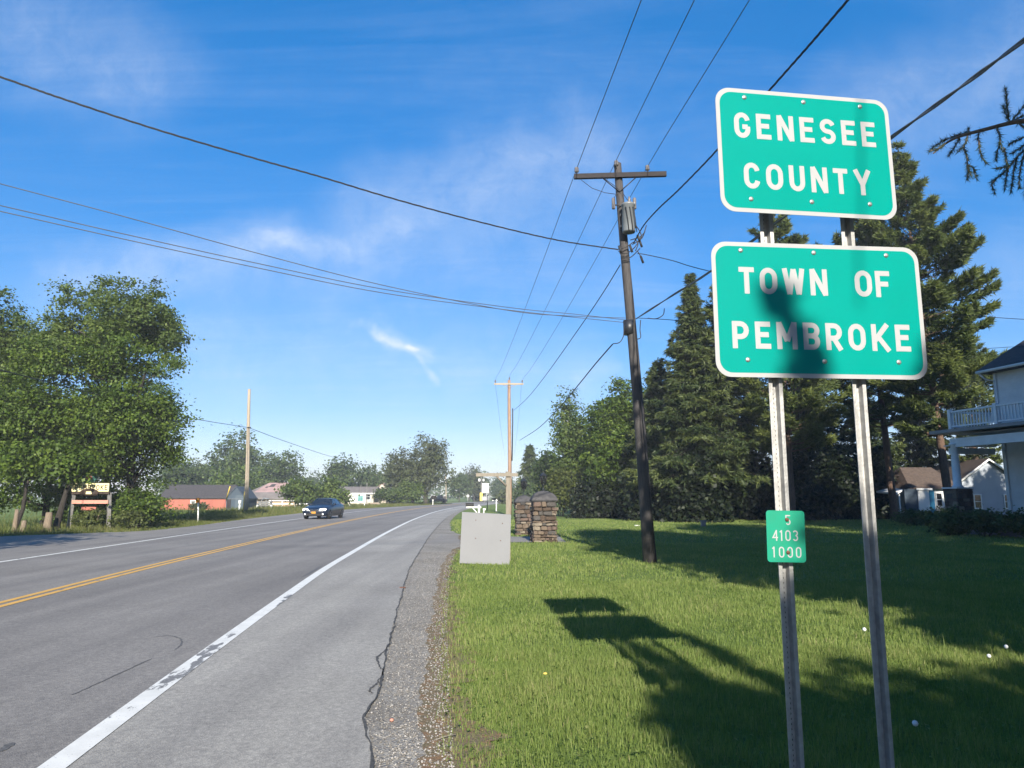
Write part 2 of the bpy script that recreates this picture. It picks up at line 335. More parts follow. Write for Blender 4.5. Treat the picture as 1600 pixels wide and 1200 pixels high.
# ------------------------------------------------------------------ object helpers
def link(name, me, parent=None, loc=None, rot=None, kind=None):
    o = bpy.data.objects.new(name, me); C.objects.link(o)
    if parent is not None: o.parent = parent
    if loc is not None: o.location = loc
    if rot is not None: o.rotation_euler = rot
    if kind: o['kind'] = kind
    return o
def tag(o, label, cat, group=None):
    o['label'] = label; o['category'] = cat
    if group: o['group'] = group
    return o
def thing(name, label, cat, loc=(0, 0, 0), rz=0.0, group=None):
    o = bpy.data.objects.new(name, None); C.objects.link(o)
    o.empty_display_size = 0.3; o.location = loc; o.rotation_euler = (0, 0, rz)
    return tag(o, label, cat, group)
def dup(o, parent=None, loc=None, rz=None, scale=None, label=None, group=None):
    c = o.copy(); C.objects.link(c)
    if parent is not None: c.parent = parent
    for ch in list(o.children): dup(ch, c)
    if loc is not None: c.location = loc
    if rz is not None: c.rotation_euler = (0, 0, rz)
    if scale is not None: c.scale = scale if not isinstance(scale, (int, float)) else (scale,) * 3
    if label: c['label'] = label
    if group: c['group'] = group
    return c
def npmesh(name, V, F, material, tint=None, attr='tint', smooth=False):
    V = np.asarray(V, dtype=np.float32).reshape(-1, 3); F = np.asarray(F, dtype=np.int32)
    k = F.shape[1]; me = bpy.data.meshes.new(name)
    me.vertices.add(len(V)); me.vertices.foreach_set('co', V.ravel())
    me.loops.add(F.size); me.loops.foreach_set('vertex_index', F.ravel())
    me.polygons.add(len(F)); me.polygons.foreach_set('loop_start', np.arange(0, F.size, k, dtype=np.int32))
    if smooth: me.polygons.foreach_set('use_smooth', np.ones(len(F), dtype=bool))
    me.update(calc_edges=True)
    if tint is not None:
        a = me.attributes.new(attr, 'FLOAT', 'POINT' if len(tint) == len(V) else 'FACE'); a.data.foreach_set('value', np.asarray(tint, dtype=np.float32))
    if material is not None: me.materials.append(material)
    return me

class MB:
    """collects shapes into one mesh"""
    def __init__(s): s.v = []; s.f = []; s.sm = []
    def add(s, V, F, smooth=False):
        o = len(s.v); s.v += [tuple(p) for p in V]
        s.f += [tuple(i + o for i in f) for f in F]; s.sm += [smooth] * len(F)
        return s
    def box(s, c, d, rot=None):
        hx, hy, hz = d[0] / 2, d[1] / 2, d[2] / 2
        P = [Vector((x, y, z)) for z in (-hz, hz) for y in (-hy, hy) for x in (-hx, hx)]
        if rot is not None: P = [rot @ p for p in P]
        P = [p + Vector(c) for p in P]
        return s.add(P, [(0, 2, 3, 1), (4, 5, 7, 6), (0, 1, 5, 4), (2, 6, 7, 3), (0, 4, 6, 2), (1, 3, 7, 5)])
    def tube(s, pts, radii, n=8, cap=True, smooth=True):
        pts = [Vector(p) for p in pts]
        if isinstance(radii, (int, float)): radii = [radii] * len(pts)
        V = []; F = []
        ref = None
        for i, p in enumerate(pts):
            t = (pts[min(i + 1, len(pts) - 1)] - pts[max(i - 1, 0)]).normalized()
            if ref is None: ref = Vector((1, 0, 0)) if abs(t.x) < 0.9 else Vector((0, 1, 0))
            a = (ref - t * ref.dot(t)).normalized(); b = t.cross(a); ref = a
            for k in range(n):
                th = 2 * math.pi * k / n
                V.append(p + (a * math.cos(th) + b * math.sin(th)) * radii[i])
        for i in range(len(pts) - 1):
            for k in range(n):
                F.append((i * n + k, i * n + (k + 1) % n, (i + 1) * n + (k + 1) % n, (i + 1) * n + k))
        if cap:
            F.append(tuple(range(n - 1, -1, -1))); F.append(tuple((len(pts) - 1) * n + k for k in range(n)))
        return s.add(V, F, smooth)
    def lathe(s, prof, n=16, c=(0, 0, 0), axis='z', smooth=True):
        V = []; F = []
        for r, h in prof:
            for k in range(n):
                th = 2 * math.pi * k / n; x, y = r * math.cos(th), r * math.sin(th)
                p = (x, y, h) if axis == 'z' else ((h, x, y) if axis == 'x' else (y, h, x))
                V.append((p[0] + c[0], p[1] + c[1], p[2] + c[2]))
        for i in range(len(prof) - 1):
            for k in range(n):
                F.append((i * n + k, i * n + (k + 1) % n, (i + 1) * n + (k + 1) % n, (i + 1) * n + k))
        if prof[0][0] > 1e-6: F.append(tuple(range(n - 1, -1, -1)))
        if prof[-1][0] > 1e-6: F.append(tuple((len(prof) - 1) * n + k for k in range(n)))
        return s.add(V, F, smooth)
    def prism(s, poly, y0, y1):
        """poly in (x, z), extruded along y"""
        n = len(poly); V = [(x, y0, z) for x, z in poly] + [(x, y1, z) for x, z in poly]
        F = [tuple(range(n)), tuple(range(2 * n - 1, n - 1, -1))]
        F += [(i, n + i, n + (i + 1) % n, (i + 1) % n) for i in range(n)]
        return s.add(V, F)
    def mesh(s, name, material):
        me = bpy.data.meshes.new(name); me.from_pydata(s.v, [], s.f)
        me.polygons.foreach_set('use_smooth', s.sm); me.update()
        if material is not None: me.materials.append(material)
        return me
    def build(s, name, material, parent=None, loc=None, rot=None, kind=None):
        return link(name, s.mesh(name, material), parent, loc, rot, kind)

def catmull(pts, n=10):
    P = [Vector(p) for p in pts]; P = [P[0] * 2 - P[1]] + P + [P[-1] * 2 - P[-2]]; out = []
    for i in range(1, len(P) - 2):
        for k in range(n):
            t = k / n
            out.append(0.5 * ((2 * P[i]) + (P[i + 1] - P[i - 1]) * t + (2 * P[i - 1] - 5 * P[i] + 4 * P[i + 1] - P[i + 2]) * t * t + (3 * P[i] - P[i - 1] - 3 * P[i + 1] + P[i + 2]) * t ** 3))
    out.append(P[-2]); return out

# ------------------------------------------------------------------ ground, road, markings
WL = [(-60, 3.6), (-30, 1.0), (-10, -0.95), (0, -2.12), (4.66, -2.72), (7, -3.02), (11.8, -3.60), (16, -4.08), (22.0, -4.62), (29, -5.22), (37.3, -5.85), (48, -6.58), (60, -7.2),
      (74, -7.75), (88, -8.0), (105, -7.95), (125, -7.2), (154, -5.2), (190, -1.2), (230, 5.5), (300, 20), (400, 46)]
wy = np.array([p[0] for p in WL], float); wx = np.array([p[1] for p in WL], float)
_mt = np.gradient(wx, wy)
def W(y):
    y = float(y); i = int(np.clip(np.searchsorted(wy, y) - 1, 0, len(wy) - 2)); h = wy[i + 1] - wy[i]; t = (y - wy[i]) / h
    return (2 * t**3 - 3 * t**2 + 1) * wx[i] + (t**3 - 2 * t**2 + t) * h * _mt[i] + (-2 * t**3 + 3 * t**2) * wx[i + 1] + (t**3 - t**2) * h * _mt[i + 1]
def interp(tab):
    xs = [a for a, b in tab]; ys = [b for a, b in tab]
    return lambda y: float(np.interp(y, xs, ys))
LEFT_EDGE = lambda y: W(y) - 10.9
CRACK_OFF = interp([(-60, 1.9), (4.7, 1.88), (5.6, 1.76), (6.1, 1.83), (7.2, 1.83), (16, 1.86), (46, 2.1), (400, 2.2)])
GRAV_OFF = interp([(-60, 2.25), (4.6, 2.27), (8.5, 2.38), (17.9, 2.72), (22, 2.95), (24, 3.3), (31, 3.2), (34, 2.8), (46, 2.6), (400, 2.4)])
APRON = interp([(-60, -12), (10, -22.0), (20, -21.4), (29.6, -20.4), (34, -16.9), (40, -17.15), (52, -18.75), (69, -19.9), (93, -19.5), (400, 20)])
def ys_list(y0, y1):
    out = [y0]
    while out[-1] < y1:
        y = out[-1]; out.append(y + (0.25 if 3 < y < 20 else 1.0 if y < 60 else 4.0))
    out[-1] = y1; return out
def ribbon(name, a, b, z, material, y0=-60, y1=400, jag=0.0, jag2=0.0, wear=None, n=1, kind='structure'):
    ys = ys_list(y0, y1) if jag == 0 and jag2 == 0 else list(np.concatenate([np.arange(y0, 30, 0.08), np.arange(30, y1, 0.5)]))
    V = []; F = []; wv = []
    ph = random.random() * 99
    def jg(y, a_): return a_ * (math.sin(y * 7.1 + ph) * 0.35 + math.sin(y * 17.3 + 2 * ph) * 0.3 + random.uniform(-0.5, 0.5) * 0.9 + math.sin(y * 2.3 + ph) * 0.5)
    for y in ys:
        xa, xb = a(y) + jg(y, jag), b(y) + jg(y, jag2)
        for k in range(n + 1):
            V.append((xa + (xb - xa) * k / n, y, z))
            if wear: wv.append(wear(y, k / n))
    for i in range(len(ys) - 1):
        for k in range(n):
            F.append((i * (n + 1) + k, i * (n + 1) + k + 1, (i + 1) * (n + 1) + k + 1, (i + 1) * (n + 1) + k))
    me = npmesh(name, V, F, material, wv if wear else None, 'wear')
    return link(name, me, kind=kind)

ng = 60
gx = np.concatenate([[-900, -450], np.linspace(-200, 200, ng), [450, 900]])
gy = np.concatenate([[-300, -120], np.linspace(-60, 400, ng), [600, 900]])
gv = np.array([(x, y, 0) for y in gy for x in gx]); nx_ = len(gx)
gf = [(j * nx_ + i, j * nx_ + i + 1, (j + 1) * nx_ + i + 1, (j + 1) * nx_ + i) for j in range(len(gy) - 1) for i in range(nx_ - 1)]
link('ground', npmesh('ground', gv, gf, M['grass']), kind='structure')
ribbon('left_shoulder', APRON, lambda y: LEFT_EDGE(y) + 0.5, 0.006, M['apron'], -60, 330, jag=0.25)
ribbon('gravel_shoulder', lambda y: W(y) + CRACK_OFF(y) - 0.3, lambda y: W(y) + GRAV_OFF(y), 0.008, M['gravel'], -60, 380, jag2=0.07)
SOIL_W = interp([(-60, 0.3), (4, 0.32), (6, 0.28), (9, 0.28), (13, 0.14), (18, 0.08), (24, 0.02), (400, 0.02)])
ribbon('bare_soil', lambda y: W(y) + GRAV_OFF(y) - 0.12, lambda y: W(y) + GRAV_OFF(y) + SOIL_W(y), 0.012, M['soil'], -10, 24, jag=0.05, jag2=0.16)
ribbon('road', LEFT_EDGE, lambda y: W(y) + 0.06, 0.018, M['asphalt'], -60, 400)
ribbon('paved_shoulder', lambda y: W(y) + 0.06, lambda y: W(y) + CRACK_OFF(y), 0.018, M['pale_asphalt'], -60, 400, jag2=0.012)
def wear_r(y, f):
    w = 0.0
    w = 0.27 * math.exp(-((y - 7.2) / 1.7) ** 2) * (1 - abs(f - 0.62) * 0.95) + 0.27 * math.exp(-((y - 11.4) / 1.3) ** 2) * f
    return w - 0.03
ribbon('edge_line', lambda y: W(y) - 0.085, lambda y: W(y) + 0.085, 0.023, M['white_line'], -60, 400, wear=wear_r, n=5)
ribbon('edge_line', lambda y: W(y) - 8.2, lambda y: W(y) - 8.06, 0.023, M['white_line'], -60, 400, wear=lambda y, f: 0.05, n=1)
ribbon('center_line', lambda y: W(y) - 4.20, lambda y: W(y) - 4.08, 0.023, M['yellow_line'], -60, 400, wear=lambda y, f: 0.03)
ribbon('center_line', lambda y: W(y) - 3.98, lambda y: W(y) - 3.86, 0.023, M['yellow_line'], -60, 400, wear=lambda y, f: 0.05)
ribbon('pavement_crack', lambda y: W(y) + CRACK_OFF(y) - 0.004 - 0.008 * math.sin(y * 3.1) ** 2, lambda y: W(y) + CRACK_OFF(y) + 0.008, 0.0225, M['crack'], 2, 60, jag=0.014, jag2=0.014)
def strip(name, pts, w, z, material):
    V = []; F = []
    pts = [Vector((p[0], p[1], z)) for p in pts]
    for i, p in enumerate(pts):
        t = (pts[min(i + 1, len(pts) - 1)] - pts[max(i - 1, 0)]).normalized(); nn = Vector((-t.y, t.x, 0))
        ww = w * (0.35 + 0.65 * math.sin(math.pi * (i + 0.5) / len(pts))) * random.uniform(0.6, 1.3)
        V += [p - nn * ww / 2, p + nn * ww / 2]
    F = [(2 * i, 2 * i + 1, 2 * i + 3, 2 * i + 2) for i in range(len(pts) - 1)]
    return link(name, npmesh(name, V, F, material), kind='structure')
def gpts(L, n=6, j=0.006):
    return [p + Vector((random.uniform(-j, j), random.uniform(-j, j), 0)) for p in catmull([gnd(*q) for q in L], n)]
strip('skid_mark', gpts([(112, 1090), (160, 1068), (205, 1047), (238, 1032)]), 0.022, 0.0215, M['skid'])
strip('skid_mark', gpts([(242, 998), (265, 996), (281, 1001), (283, 1010), (274, 1018)]), 0.022, 0.0215, M['skid'])
strip('skid_mark', gpts([(470, 904), (482, 898), (492, 892), (503, 885)]), 0.05, 0.0218, M['skid'])
strip('skid_mark', gpts([(0, 1180), (10, 1172), (18, 1166)]), 0.06, 0.0215, M['skid'])
strip('pavement_crack', gpts([(598, 1052), (592, 1042), (590, 1030), (600, 1020), (612, 1005)], 8, 0.01), 0.022, 0.0225, M['crack'])
strip('pavement_crack', gpts([(583, 1088), (577, 1082), (590, 1070), (600, 1050)], 8, 0.01), 0.02, 0.0225, M['crack'])
# driveway between the stone pillars
dw = []
for x in np.linspace(-2.9, 1.9, 30):
    j = lambda: random.uniform(-0.1, 0.1)
    dw.append((x, 25.75 - max(0, -1.4 - x) * 0.6 + j(), 0.010)); dw.append((x, 29.3 + max(0, -1.4 - x) * 0.5 + j(), 0.010))
link('driveway', npmesh('driveway', dw, [(2 * i, 2 * i + 2, 2 * i + 3, 2 * i + 1) for i in range(29)], M['apron']), kind='structure')

# ------------------------------------------------------------------ grass (stuff)
def blades(name, xy, h, w, material, tint, bend=0.5):
    n = len(xy); h = np.asarray(h); w = np.asarray(w)
    a = rng.uniform(0, 2 * np.pi, n); d = np.stack([np.cos(a), np.sin(a)], 1)
    a2 = rng.uniform(0, 2 * np.pi, n); ln = np.stack([np.cos(a2), np.sin(a2)], 1) * (rng.uniform(0.1, 1, n) * bend * h)[:, None]
    V = np.zeros((n, 5, 3), np.float32)
    V[:, 0, :2] = xy - d * w[:, None] / 2; V[:, 1, :2] = xy + d * w[:, None] / 2
    V[:, 2, :2] = xy + d * w[:, None] * 0.36 + ln * 0.35; V[:, 3, :2] = xy - d * w[:, None] * 0.36 + ln * 0.35
    V[:, 2, 2] = V[:, 3, 2] = h * 0.6
    V[:, 4, :2] = xy + ln; V[:, 4, 2] = h
    b = (np.arange(n) * 5)[:, None]
    F = np.concatenate([b + np.array([[0, 1, 2]]), b + np.array([[0, 2, 3]]), b + np.array([[3, 2, 4]])])
    return link(name, npmesh(name, V.reshape(-1, 3), F, material, np.tile(tint, 3)), kind='stuff')
def patchy(xy, s):
    x, y = xy[:, 0] * s, xy[:, 1] * s
    return (np.sin(x * 1.7 + 1.3 * np.sin(y * 1.1)) + np.sin(y * 2.3 + 1.7 * np.sin(x * 0.9 + 2)) + np.sin((x + y) * 3.7 + 2 * np.sin(y * 2.9))) / 3
Wv = np.vectorize(lambda y: W(y) + GRAV_OFF(y))
xs_, hs_, ws_, ts_ = [], [], [], []
for y0, y1, dens, wd, hh in [(3.2, 8, 5200, 0.0045, 0.060), (8, 14, 1900, 0.007, 0.062), (14, 25, 480, 0.012, 0.062), (25, 50, 80, 0.028, 0.07)]:
    x1 = 0.74 * y1 + 2
    area = (y1 - y0) * (x1 + 4); n = int(area * dens)
    p = np.stack([rng.uniform(-4, x1, n), rng.uniform(y0, y1, n)], 1)
    e = p[:, 0] - Wv(p[:, 1])
    keep = (p[:, 0] < 0.74 * p[:, 1] + 1.5) & (e > rng.uniform(-0.08, 0.12, n)) & (rng.uniform(0, 1, n) < np.clip(0.22 + e / 0.55, 0, 1))
    keep &= ~((p[:, 1] > 25.6) & (p[:, 1] < 29.4) & (p[:, 0] < 1.9))
    p = p[keep]; e = e[keep]; n = len(p)
    pt = patchy(p, 0.9); pt2 = patchy(p, 4.0)
    h = hh * rng.uniform(0.45, 1.25, n) * (1 + 0.35 * pt + 0.3 * pt2)
    tall = rng.uniform(0, 1, n) < 0.012; h[tall] *= 2.2
    t = np.clip(0.42 + 0.16 * pt + 0.1 * pt2 + rng.normal(0, 0.16, n), 0, 1)
    dry = (rng.uniform(0, 1, n) < np.clip(0.30 - e * 0.5, 0.02, 1)); t[dry] = rng.uniform(0.75, 1, dry.sum())
    xs_.append(p); hs_.append(h); ws_.append(np.full(n, wd) * rng.uniform(0.6, 1.3, n)); ts_.append(t)
blades('grass', np.concatenate(xs_), np.concatenate(hs_), np.concatenate(ws_), M['blade'], np.concatenate(ts_))
# low clover and weed leaves between the blades
n = 26000
p = np.stack([rng.uniform(-1.5, 9, n), 3.4 + 11 * rng.uniform(0, 1, n) ** 1.4], 1); e = p[:, 0] - Wv(p[:, 1])
keep = (p[:, 0] < 0.74 * p[:, 1] + 1.5) & (e > 0.02) & (patchy(p, 1.3) + rng.normal(0, 0.25, n) > 0.30 - 0.5 * np.exp(-e))
p = p[keep]; n = len(p); a = rng.uniform(0, 6.28, n); sz = rng.uniform(0.010, 0.028, n); hz0 = rng.uniform(0.01, 0.05, n)
dv = np.stack([np.cos(a), np.sin(a)], 1) * sz[:, None]; nv_ = np.stack([-np.sin(a), np.cos(a)], 1) * sz[:, None] * 0.45
V = np.zeros((n, 4, 3)); V[:, 0, :2] = p; V[:, 1, :2] = p + dv * 0.6 + nv_; V[:, 2, :2] = p + dv * 1.3; V[:, 3, :2] = p + dv * 0.6 - nv_
V[:, 0, 2] = hz0; V[:, 1, 2] = V[:, 3, 2] = hz0 + sz * 0.5; V[:, 2, 2] = hz0 + sz * rng.uniform(0.1, 0.7, n)
link('weeds', npmesh('weeds', V.reshape(-1, 3), np.arange(4 * n).reshape(-1, 4), M['blade'], np.clip(0.35 + rng.normal(0, 0.22, n), 0, 0.8)), kind='stuff')
# rough unmown verge left of the road
xs_, hs_, ws_, ts_ = [], [], [], []
for y0, y1, n, wd, hh in [(27, 60, 26000, 0.022, 0.22), (60, 150, 26000, 0.05, 0.35)]:
    y = rng.uniform(y0, y1, n); e = rng.exponential(5.0, n)
    p = np.stack([np.vectorize(APRON)(y) - e + 0.1, y], 1)
    h = hh * rng.uniform(0.4, 1.3, n) * np.clip(0.35 + e / 3, 0, 1.15) * (1 + 0.4 * patchy(p, 0.6))
    xs_.append(p); hs_.append(h); ws_.append(np.full(n, wd)); ts_.append(np.clip(0.45 + 0.2 * patchy(p, 0.5) + rng.normal(0, 0.2, n), 0, 1))
blades('verge_grass', np.concatenate(xs_), np.concatenate(hs_), np.concatenate(ws_), M['verge'], np.concatenate(ts_), 0.7)
# loose pebbles on the shoulder
n = 9000
y = 3.5 + 18 * rng.uniform(0, 1, n) ** 1.6
lo = np.vectorize(lambda q: W(q) + CRACK_OFF(q))(y); hi = Wv(y)
x = lo + (hi - lo + 0.1) * rng.uniform(0, 1, n) ** 0.7
s = rng.uniform(0.003, 0.011, n)
oct_ = np.array([(1, 0, 0), (-1, 0, 0), (0, 1, 0), (0, -1, 0), (0, 0, 0.7), (0, 0, -0.5)])
V = oct_[None] * s[:, None, None] * rng.uniform(0.7, 1.3, (n, 6, 1)); V[:, :, 0] += x[:, None]; V[:, :, 1] += y[:, None]; V[:, :, 2] += 0.010 + 0.3 * s[:, None]
of = np.array([(0, 2, 4), (2, 1, 4), (1, 3, 4), (3, 0, 4), (2, 0, 5), (1, 2, 5), (3, 1, 5), (0, 3, 5)])
F = ((np.arange(n) * 6)[:, None, None] + of[None]).reshape(-1, 3)
link('gravel', npmesh('gravel', V.reshape(-1, 3), F, M['pebble'], np.repeat(rng.uniform(0, 1, n), 8)), kind='stuff')

# ------------------------------------------------------------------ trees
def leaf_cloud(lobes, n_clump, per, leaf, spread=0.5, flat=0.6, inner=0.25):
    """lobes: (x, y, z, rx, ry, rz); leaves gather in clumps near each lobe's skin"""
    Lb = np.array(lobes, float); wts = (Lb[:, 3] * Lb[:, 4] + Lb[:, 3] * Lb[:, 5]); wts /= wts.sum()
    k = rng.choice(len(Lb), n_clump, p=wts)
    d = rng.normal(size=(n_clump, 3)); d /= np.linalg.norm(d, axis=1)[:, None]
    bump = 1 + 0.16 * np.sin(d[:, 0] * 5 + k) * np.sin(d[:, 2] * 6 + 2 * k) + 0.10 * rng.normal(size=n_clump)
    r = np.where(rng.uniform(0, 1, n_clump) < inner, rng.uniform(0.3, 0.8, n_clump), rng.uniform(0.8, 1.02, n_clump)) * bump
    cc = Lb[k, :3] + d * r[:, None] * Lb[k, 3:6]
    cs = rng.uniform(0.6, 1.5, n_clump) * spread
    idx = np.repeat(np.arange(n_clump), per); n = len(idx)
    off = rng.normal(size=(n, 3)) * cs[idx][:, None] * np.array([0.5, 0.5, 0.5 * flat])
    p = cc[idx] + off
    od = d[idx] * 0.55 + np.array([0, 0, 0.55]) + rng.normal(size=(n, 3)) * 0.55
    od /= np.linalg.norm(od, axis=1)[:, None]
    q = np.cross(od, rng.normal(size=(n, 3))); q /= np.linalg.norm(q, axis=1)[:, None] + 1e-6
    w = np.cross(od, q); ll = leaf * rng.uniform(0.6, 1.35, n)[:, None]
    V = np.stack([p - q * ll * 0.5, p + w * ll * 0.36, p + q * ll * 0.5, p - w * ll * 0.36], 1).reshape(-1, 3)
    F = np.arange(4 * n).reshape(-1, 4)
    ct = rng.normal(0, 0.2, n_clump)
    t = np.clip(0.5 + ct[idx] + rng.normal(0, 0.15, n), 0, 1)
    return V, F, t, cc
def trunk_mb(base, top, r, limbs, nl=6):
    mb = MB(); base = Vector(base); top = Vector(top)
    pts = [base.lerp(top, t) + Vector((random.uniform(-1, 1), random.uniform(-1, 1), 0)) * r * 0.5 * (0 < t < 1) for t in (0, 0.08, 0.3, 0.6, 1)]
    mb.tube(pts, [r * 1.35, r, r * 0.85, r * 0.6, r * 0.25], 9)
    for q in limbs:
        q = Vector(q); t = random.uniform(0.3, 0.75); s = base.lerp(top, t)
        s = base.lerp(top, max(0.15, min(0.9, (q.z - base.z) / max(0.1, top.z - base.z) - 0.25)))
        mid = s.lerp(q, 0.5) + Vector((0, 0, (q - s).length * 0.08))
        mb.tube([s, mid, q], [r * 0.42, r * 0.26, r * 0.06], 6)
    return mb
def tree(name, label, cat, loc, h, lobes, leaf, n_clump, per, m_leaf, m_bark=None, r=0.2, spread=0.5, flat=0.6, inner=0.25, group=None, trunks=None, nlimb=10):
    t = thing(name, label, cat, loc, 0, group)
    V, F, tint, cc = leaf_cloud(lobes, n_clump, per, leaf, spread, flat, inner)
    link('crown', npmesh('crown', V, F, m_leaf, tint), t)
    mb = MB()
    lim = [cc[i] for i in rng.choice(len(cc), min(nlimb, len(cc)), replace=False)]
    for (bx, by, tx, ty, tz, rr) in (trunks or [(0, 0, 0, 0, h * 0.8, r)]):
        mb2 = trunk_mb((bx, by, -0.05), (tx, ty, tz), rr, lim[:max(2, nlimb // len(trunks or [1]))])
        lim = lim[max(2, nlimb // len(trunks or [1])):] or lim
        mb.add(mb2.v, mb2.f, True)
    mb.build('trunk', m_bark or M['bark'], t)
    return t
def lobes_round(cx, cy, z0, z1, rx, ry, n=7, k=0.55, core=1):
    """an uneven crown as several overlapping lobes"""
    L = []; zc = (z0 + z1) / 2; hz = (z1 - z0) / 2
    for i in range(n):
        a = 2 * math.pi * i / n + random.uniform(-0.4, 0.4); zz = random.uniform(-0.6, 0.6)
        s = math.sqrt(max(0.1, 1 - zz * zz)) * (1 - k)
        L.append((cx + math.cos(a) * rx * s * 1.05, cy + math.sin(a) * ry * s * 1.05, zc + zz * hz * 0.75, rx * k * random.uniform(0.8, 1.1), ry * k, hz * k * random.uniform(0.7, 0.95)))
    L.append((cx, cy, zc + hz * 0.45, rx * k, ry * k, hz * 0.55)); L.append((cx, cy, zc, rx * k * 1.1, ry * k * 1.1, hz * 0.8))
    return L
def tree_px(name, label, cat, px0, px1, pytop, pybot, Y, leaf, n_clump, per, m_leaf, m_bark=None, depth=None, group=None, trunk_px=None, r=None, z0=None, **kw):
    """a tree at depth Y whose crown spans the given picture columns"""
    a, b = at(px0, 775, Y), at(px1, 775, Y); rx = abs(b.x - a.x) / 2; cx = (a.x + b.x) / 2
    zt = at(800, pytop, Y).z; zb = max(0.15, at(800, pybot, Y).z) if z0 is None else z0
    tx = at(trunk_px, 775, Y).x if trunk_px is not None else cx
    lob = lobes_round(cx - tx, 0, zb, zt, rx, depth or rx, kw.pop('n', 7), kw.pop('k', 0.55)) + [((cx - tx) + rx * q[0], 0, zb + (zt - zb) * q[1], rx * q[2], rx * q[2], (zt - zb) * q[3]) for q in kw.pop('extra', [])]
    return tree(name, label, cat, (tx, Y, 0), zt, lob, leaf, n_clump, per, m_leaf, m_bark, r or max(0.08, zt * 0.018), group=group, trunks=None, **kw)

def conifer(name, label, loc, h, rb, z0, m_leaf, m_bark, r, style='spruce', whorl=0.45, per=34, tuft=0.32, wid=0.05, group=None, prof=None, cat='tree', lean=(0, 0), nb=7, cover=0.12):
    t = thing(name, label, cat, loc, 0, group)
    P = []; D = []; N_ = []; tint = []
    tr = MB(); tr.tube([(lean[0] * f, lean[1] * f, h * f - 0.05 * (f == 0)) for f in (0, 0.03, 0.25, 0.5, 0.75, 1)], [r * 1.4, r, r * 0.85, r * 0.6, r * 0.35, r * 0.06], 9)
    z = z0
    prof = prof or (lambda f: (1 - f) ** 0.85)
    while z < h * 0.99:
        f = (z - z0) / (h - z0)
        Lm = rb * prof(f)
        for i in range(nb):
            a = 2 * math.pi * (i + random.random() * 0.9) / nb + z * 2.4
            Lb = Lm * random.uniform(0.5, 1.22) + 0.12
            if style == 'pine' and random.random() < 0.18: Lb *= 1.25
            dx, dy = math.cos(a), math.sin(a)
            zz = z + random.uniform(-0.5, 0.5) * whorl
            def bz(s):
                if style == 'spruce': return zz + Lb * (0.10 * s - 0.55 * s * s + 0.24 * s ** 4) * (1.1 - 0.9 * f) + Lb * 0.35 * s * f
                return zz + Lb * (0.05 * s + 0.22 * s * s) + Lb * 0.45 * s * f
            pts = [(lean[0] * zz / h + dx * Lb * s, lean[1] * zz / h + dy * Lb * s, bz(s)) for s in (0, 0.35, 0.7, 1)]
            if Lb > 0.5: tr.tube(pts, [r * 0.16 * (1 - 0.6 * f) + 0.01, r * 0.10 * (1 - 0.6 * f) + 0.008, 0.012, 0.004], 4, cap=False)
            n = max(5, int(per * (Lb / rb) ** 1.2))
            s = rng.uniform(cover, 1, n) ** 0.75
            if style == 'pine': s = 0.35 + 0.65 * rng.uniform(0, 1, n) ** 0.6
            wl = (0.30 * Lb * np.sin(np.pi * np.clip(s * 0.88 + 0.1, 0, 1)) + 0.04) * rng.uniform(-1, 1, n)
            if style == 'pine': wl *= 0.9
            sag = -np.abs(wl) * (0.35 if style == 'spruce' else -0.10) - (rng.exponential(0.12, n) * (1 - f) if style == 'spruce' else rng.normal(0, 0.07, n) * Lb * 0.35)
            px_ = lean[0] * zz / h + dx * Lb * s - dy * wl; py_ = lean[1] * zz / h + dy * Lb * s + dx * wl
            pz_ = np.array([bz(q) for q in s]) + sag
            P.append(np.stack([px_, py_, pz_], 1))
            sg = np.sign(wl)
            dd = np.stack([dx * 0.8 - dy * 0.8 * sg, dy * 0.8 + dx * 0.8 * sg, np.full(n, -0.45 if style == 'spruce' else 0.45)], 1) + rng.normal(0, 0.35, (n, 3))
            D.append(dd); bt = random.gauss(0, 0.13)
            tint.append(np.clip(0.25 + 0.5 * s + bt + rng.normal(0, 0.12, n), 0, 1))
        z += whorl * random.uniform(0.75, 1.25) * (1.1 - 0.5 * f)
    P = np.concatenate(P); D = np.concatenate(D); tint = np.concatenate(tint); D /= np.linalg.norm(D, axis=1)[:, None]
    nf = 4; n = len(P)
    idx = np.repeat(np.arange(n), nf); m = len(idx)
    d = D[idx] + rng.normal(0, 0.42, (m, 3)); d /= np.linalg.norm(d, axis=1)[:, None]
    q = np.cross(d, rng.normal(size=(m, 3))); q /= np.linalg.norm(q, axis=1)[:, None] + 1e-6
    ll = tuft * rng.uniform(0.55, 1.25, m)[:, None]; b = P[idx] + rng.normal(0, 0.05, (m, 3))
    V = np.stack([b - q * wid, b + q * wid, b + d * ll], 1).reshape(-1, 3)
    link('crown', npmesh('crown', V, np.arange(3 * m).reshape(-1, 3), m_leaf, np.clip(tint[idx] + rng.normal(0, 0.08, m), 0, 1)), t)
    tr.build('trunk', m_bark, t)
    return t

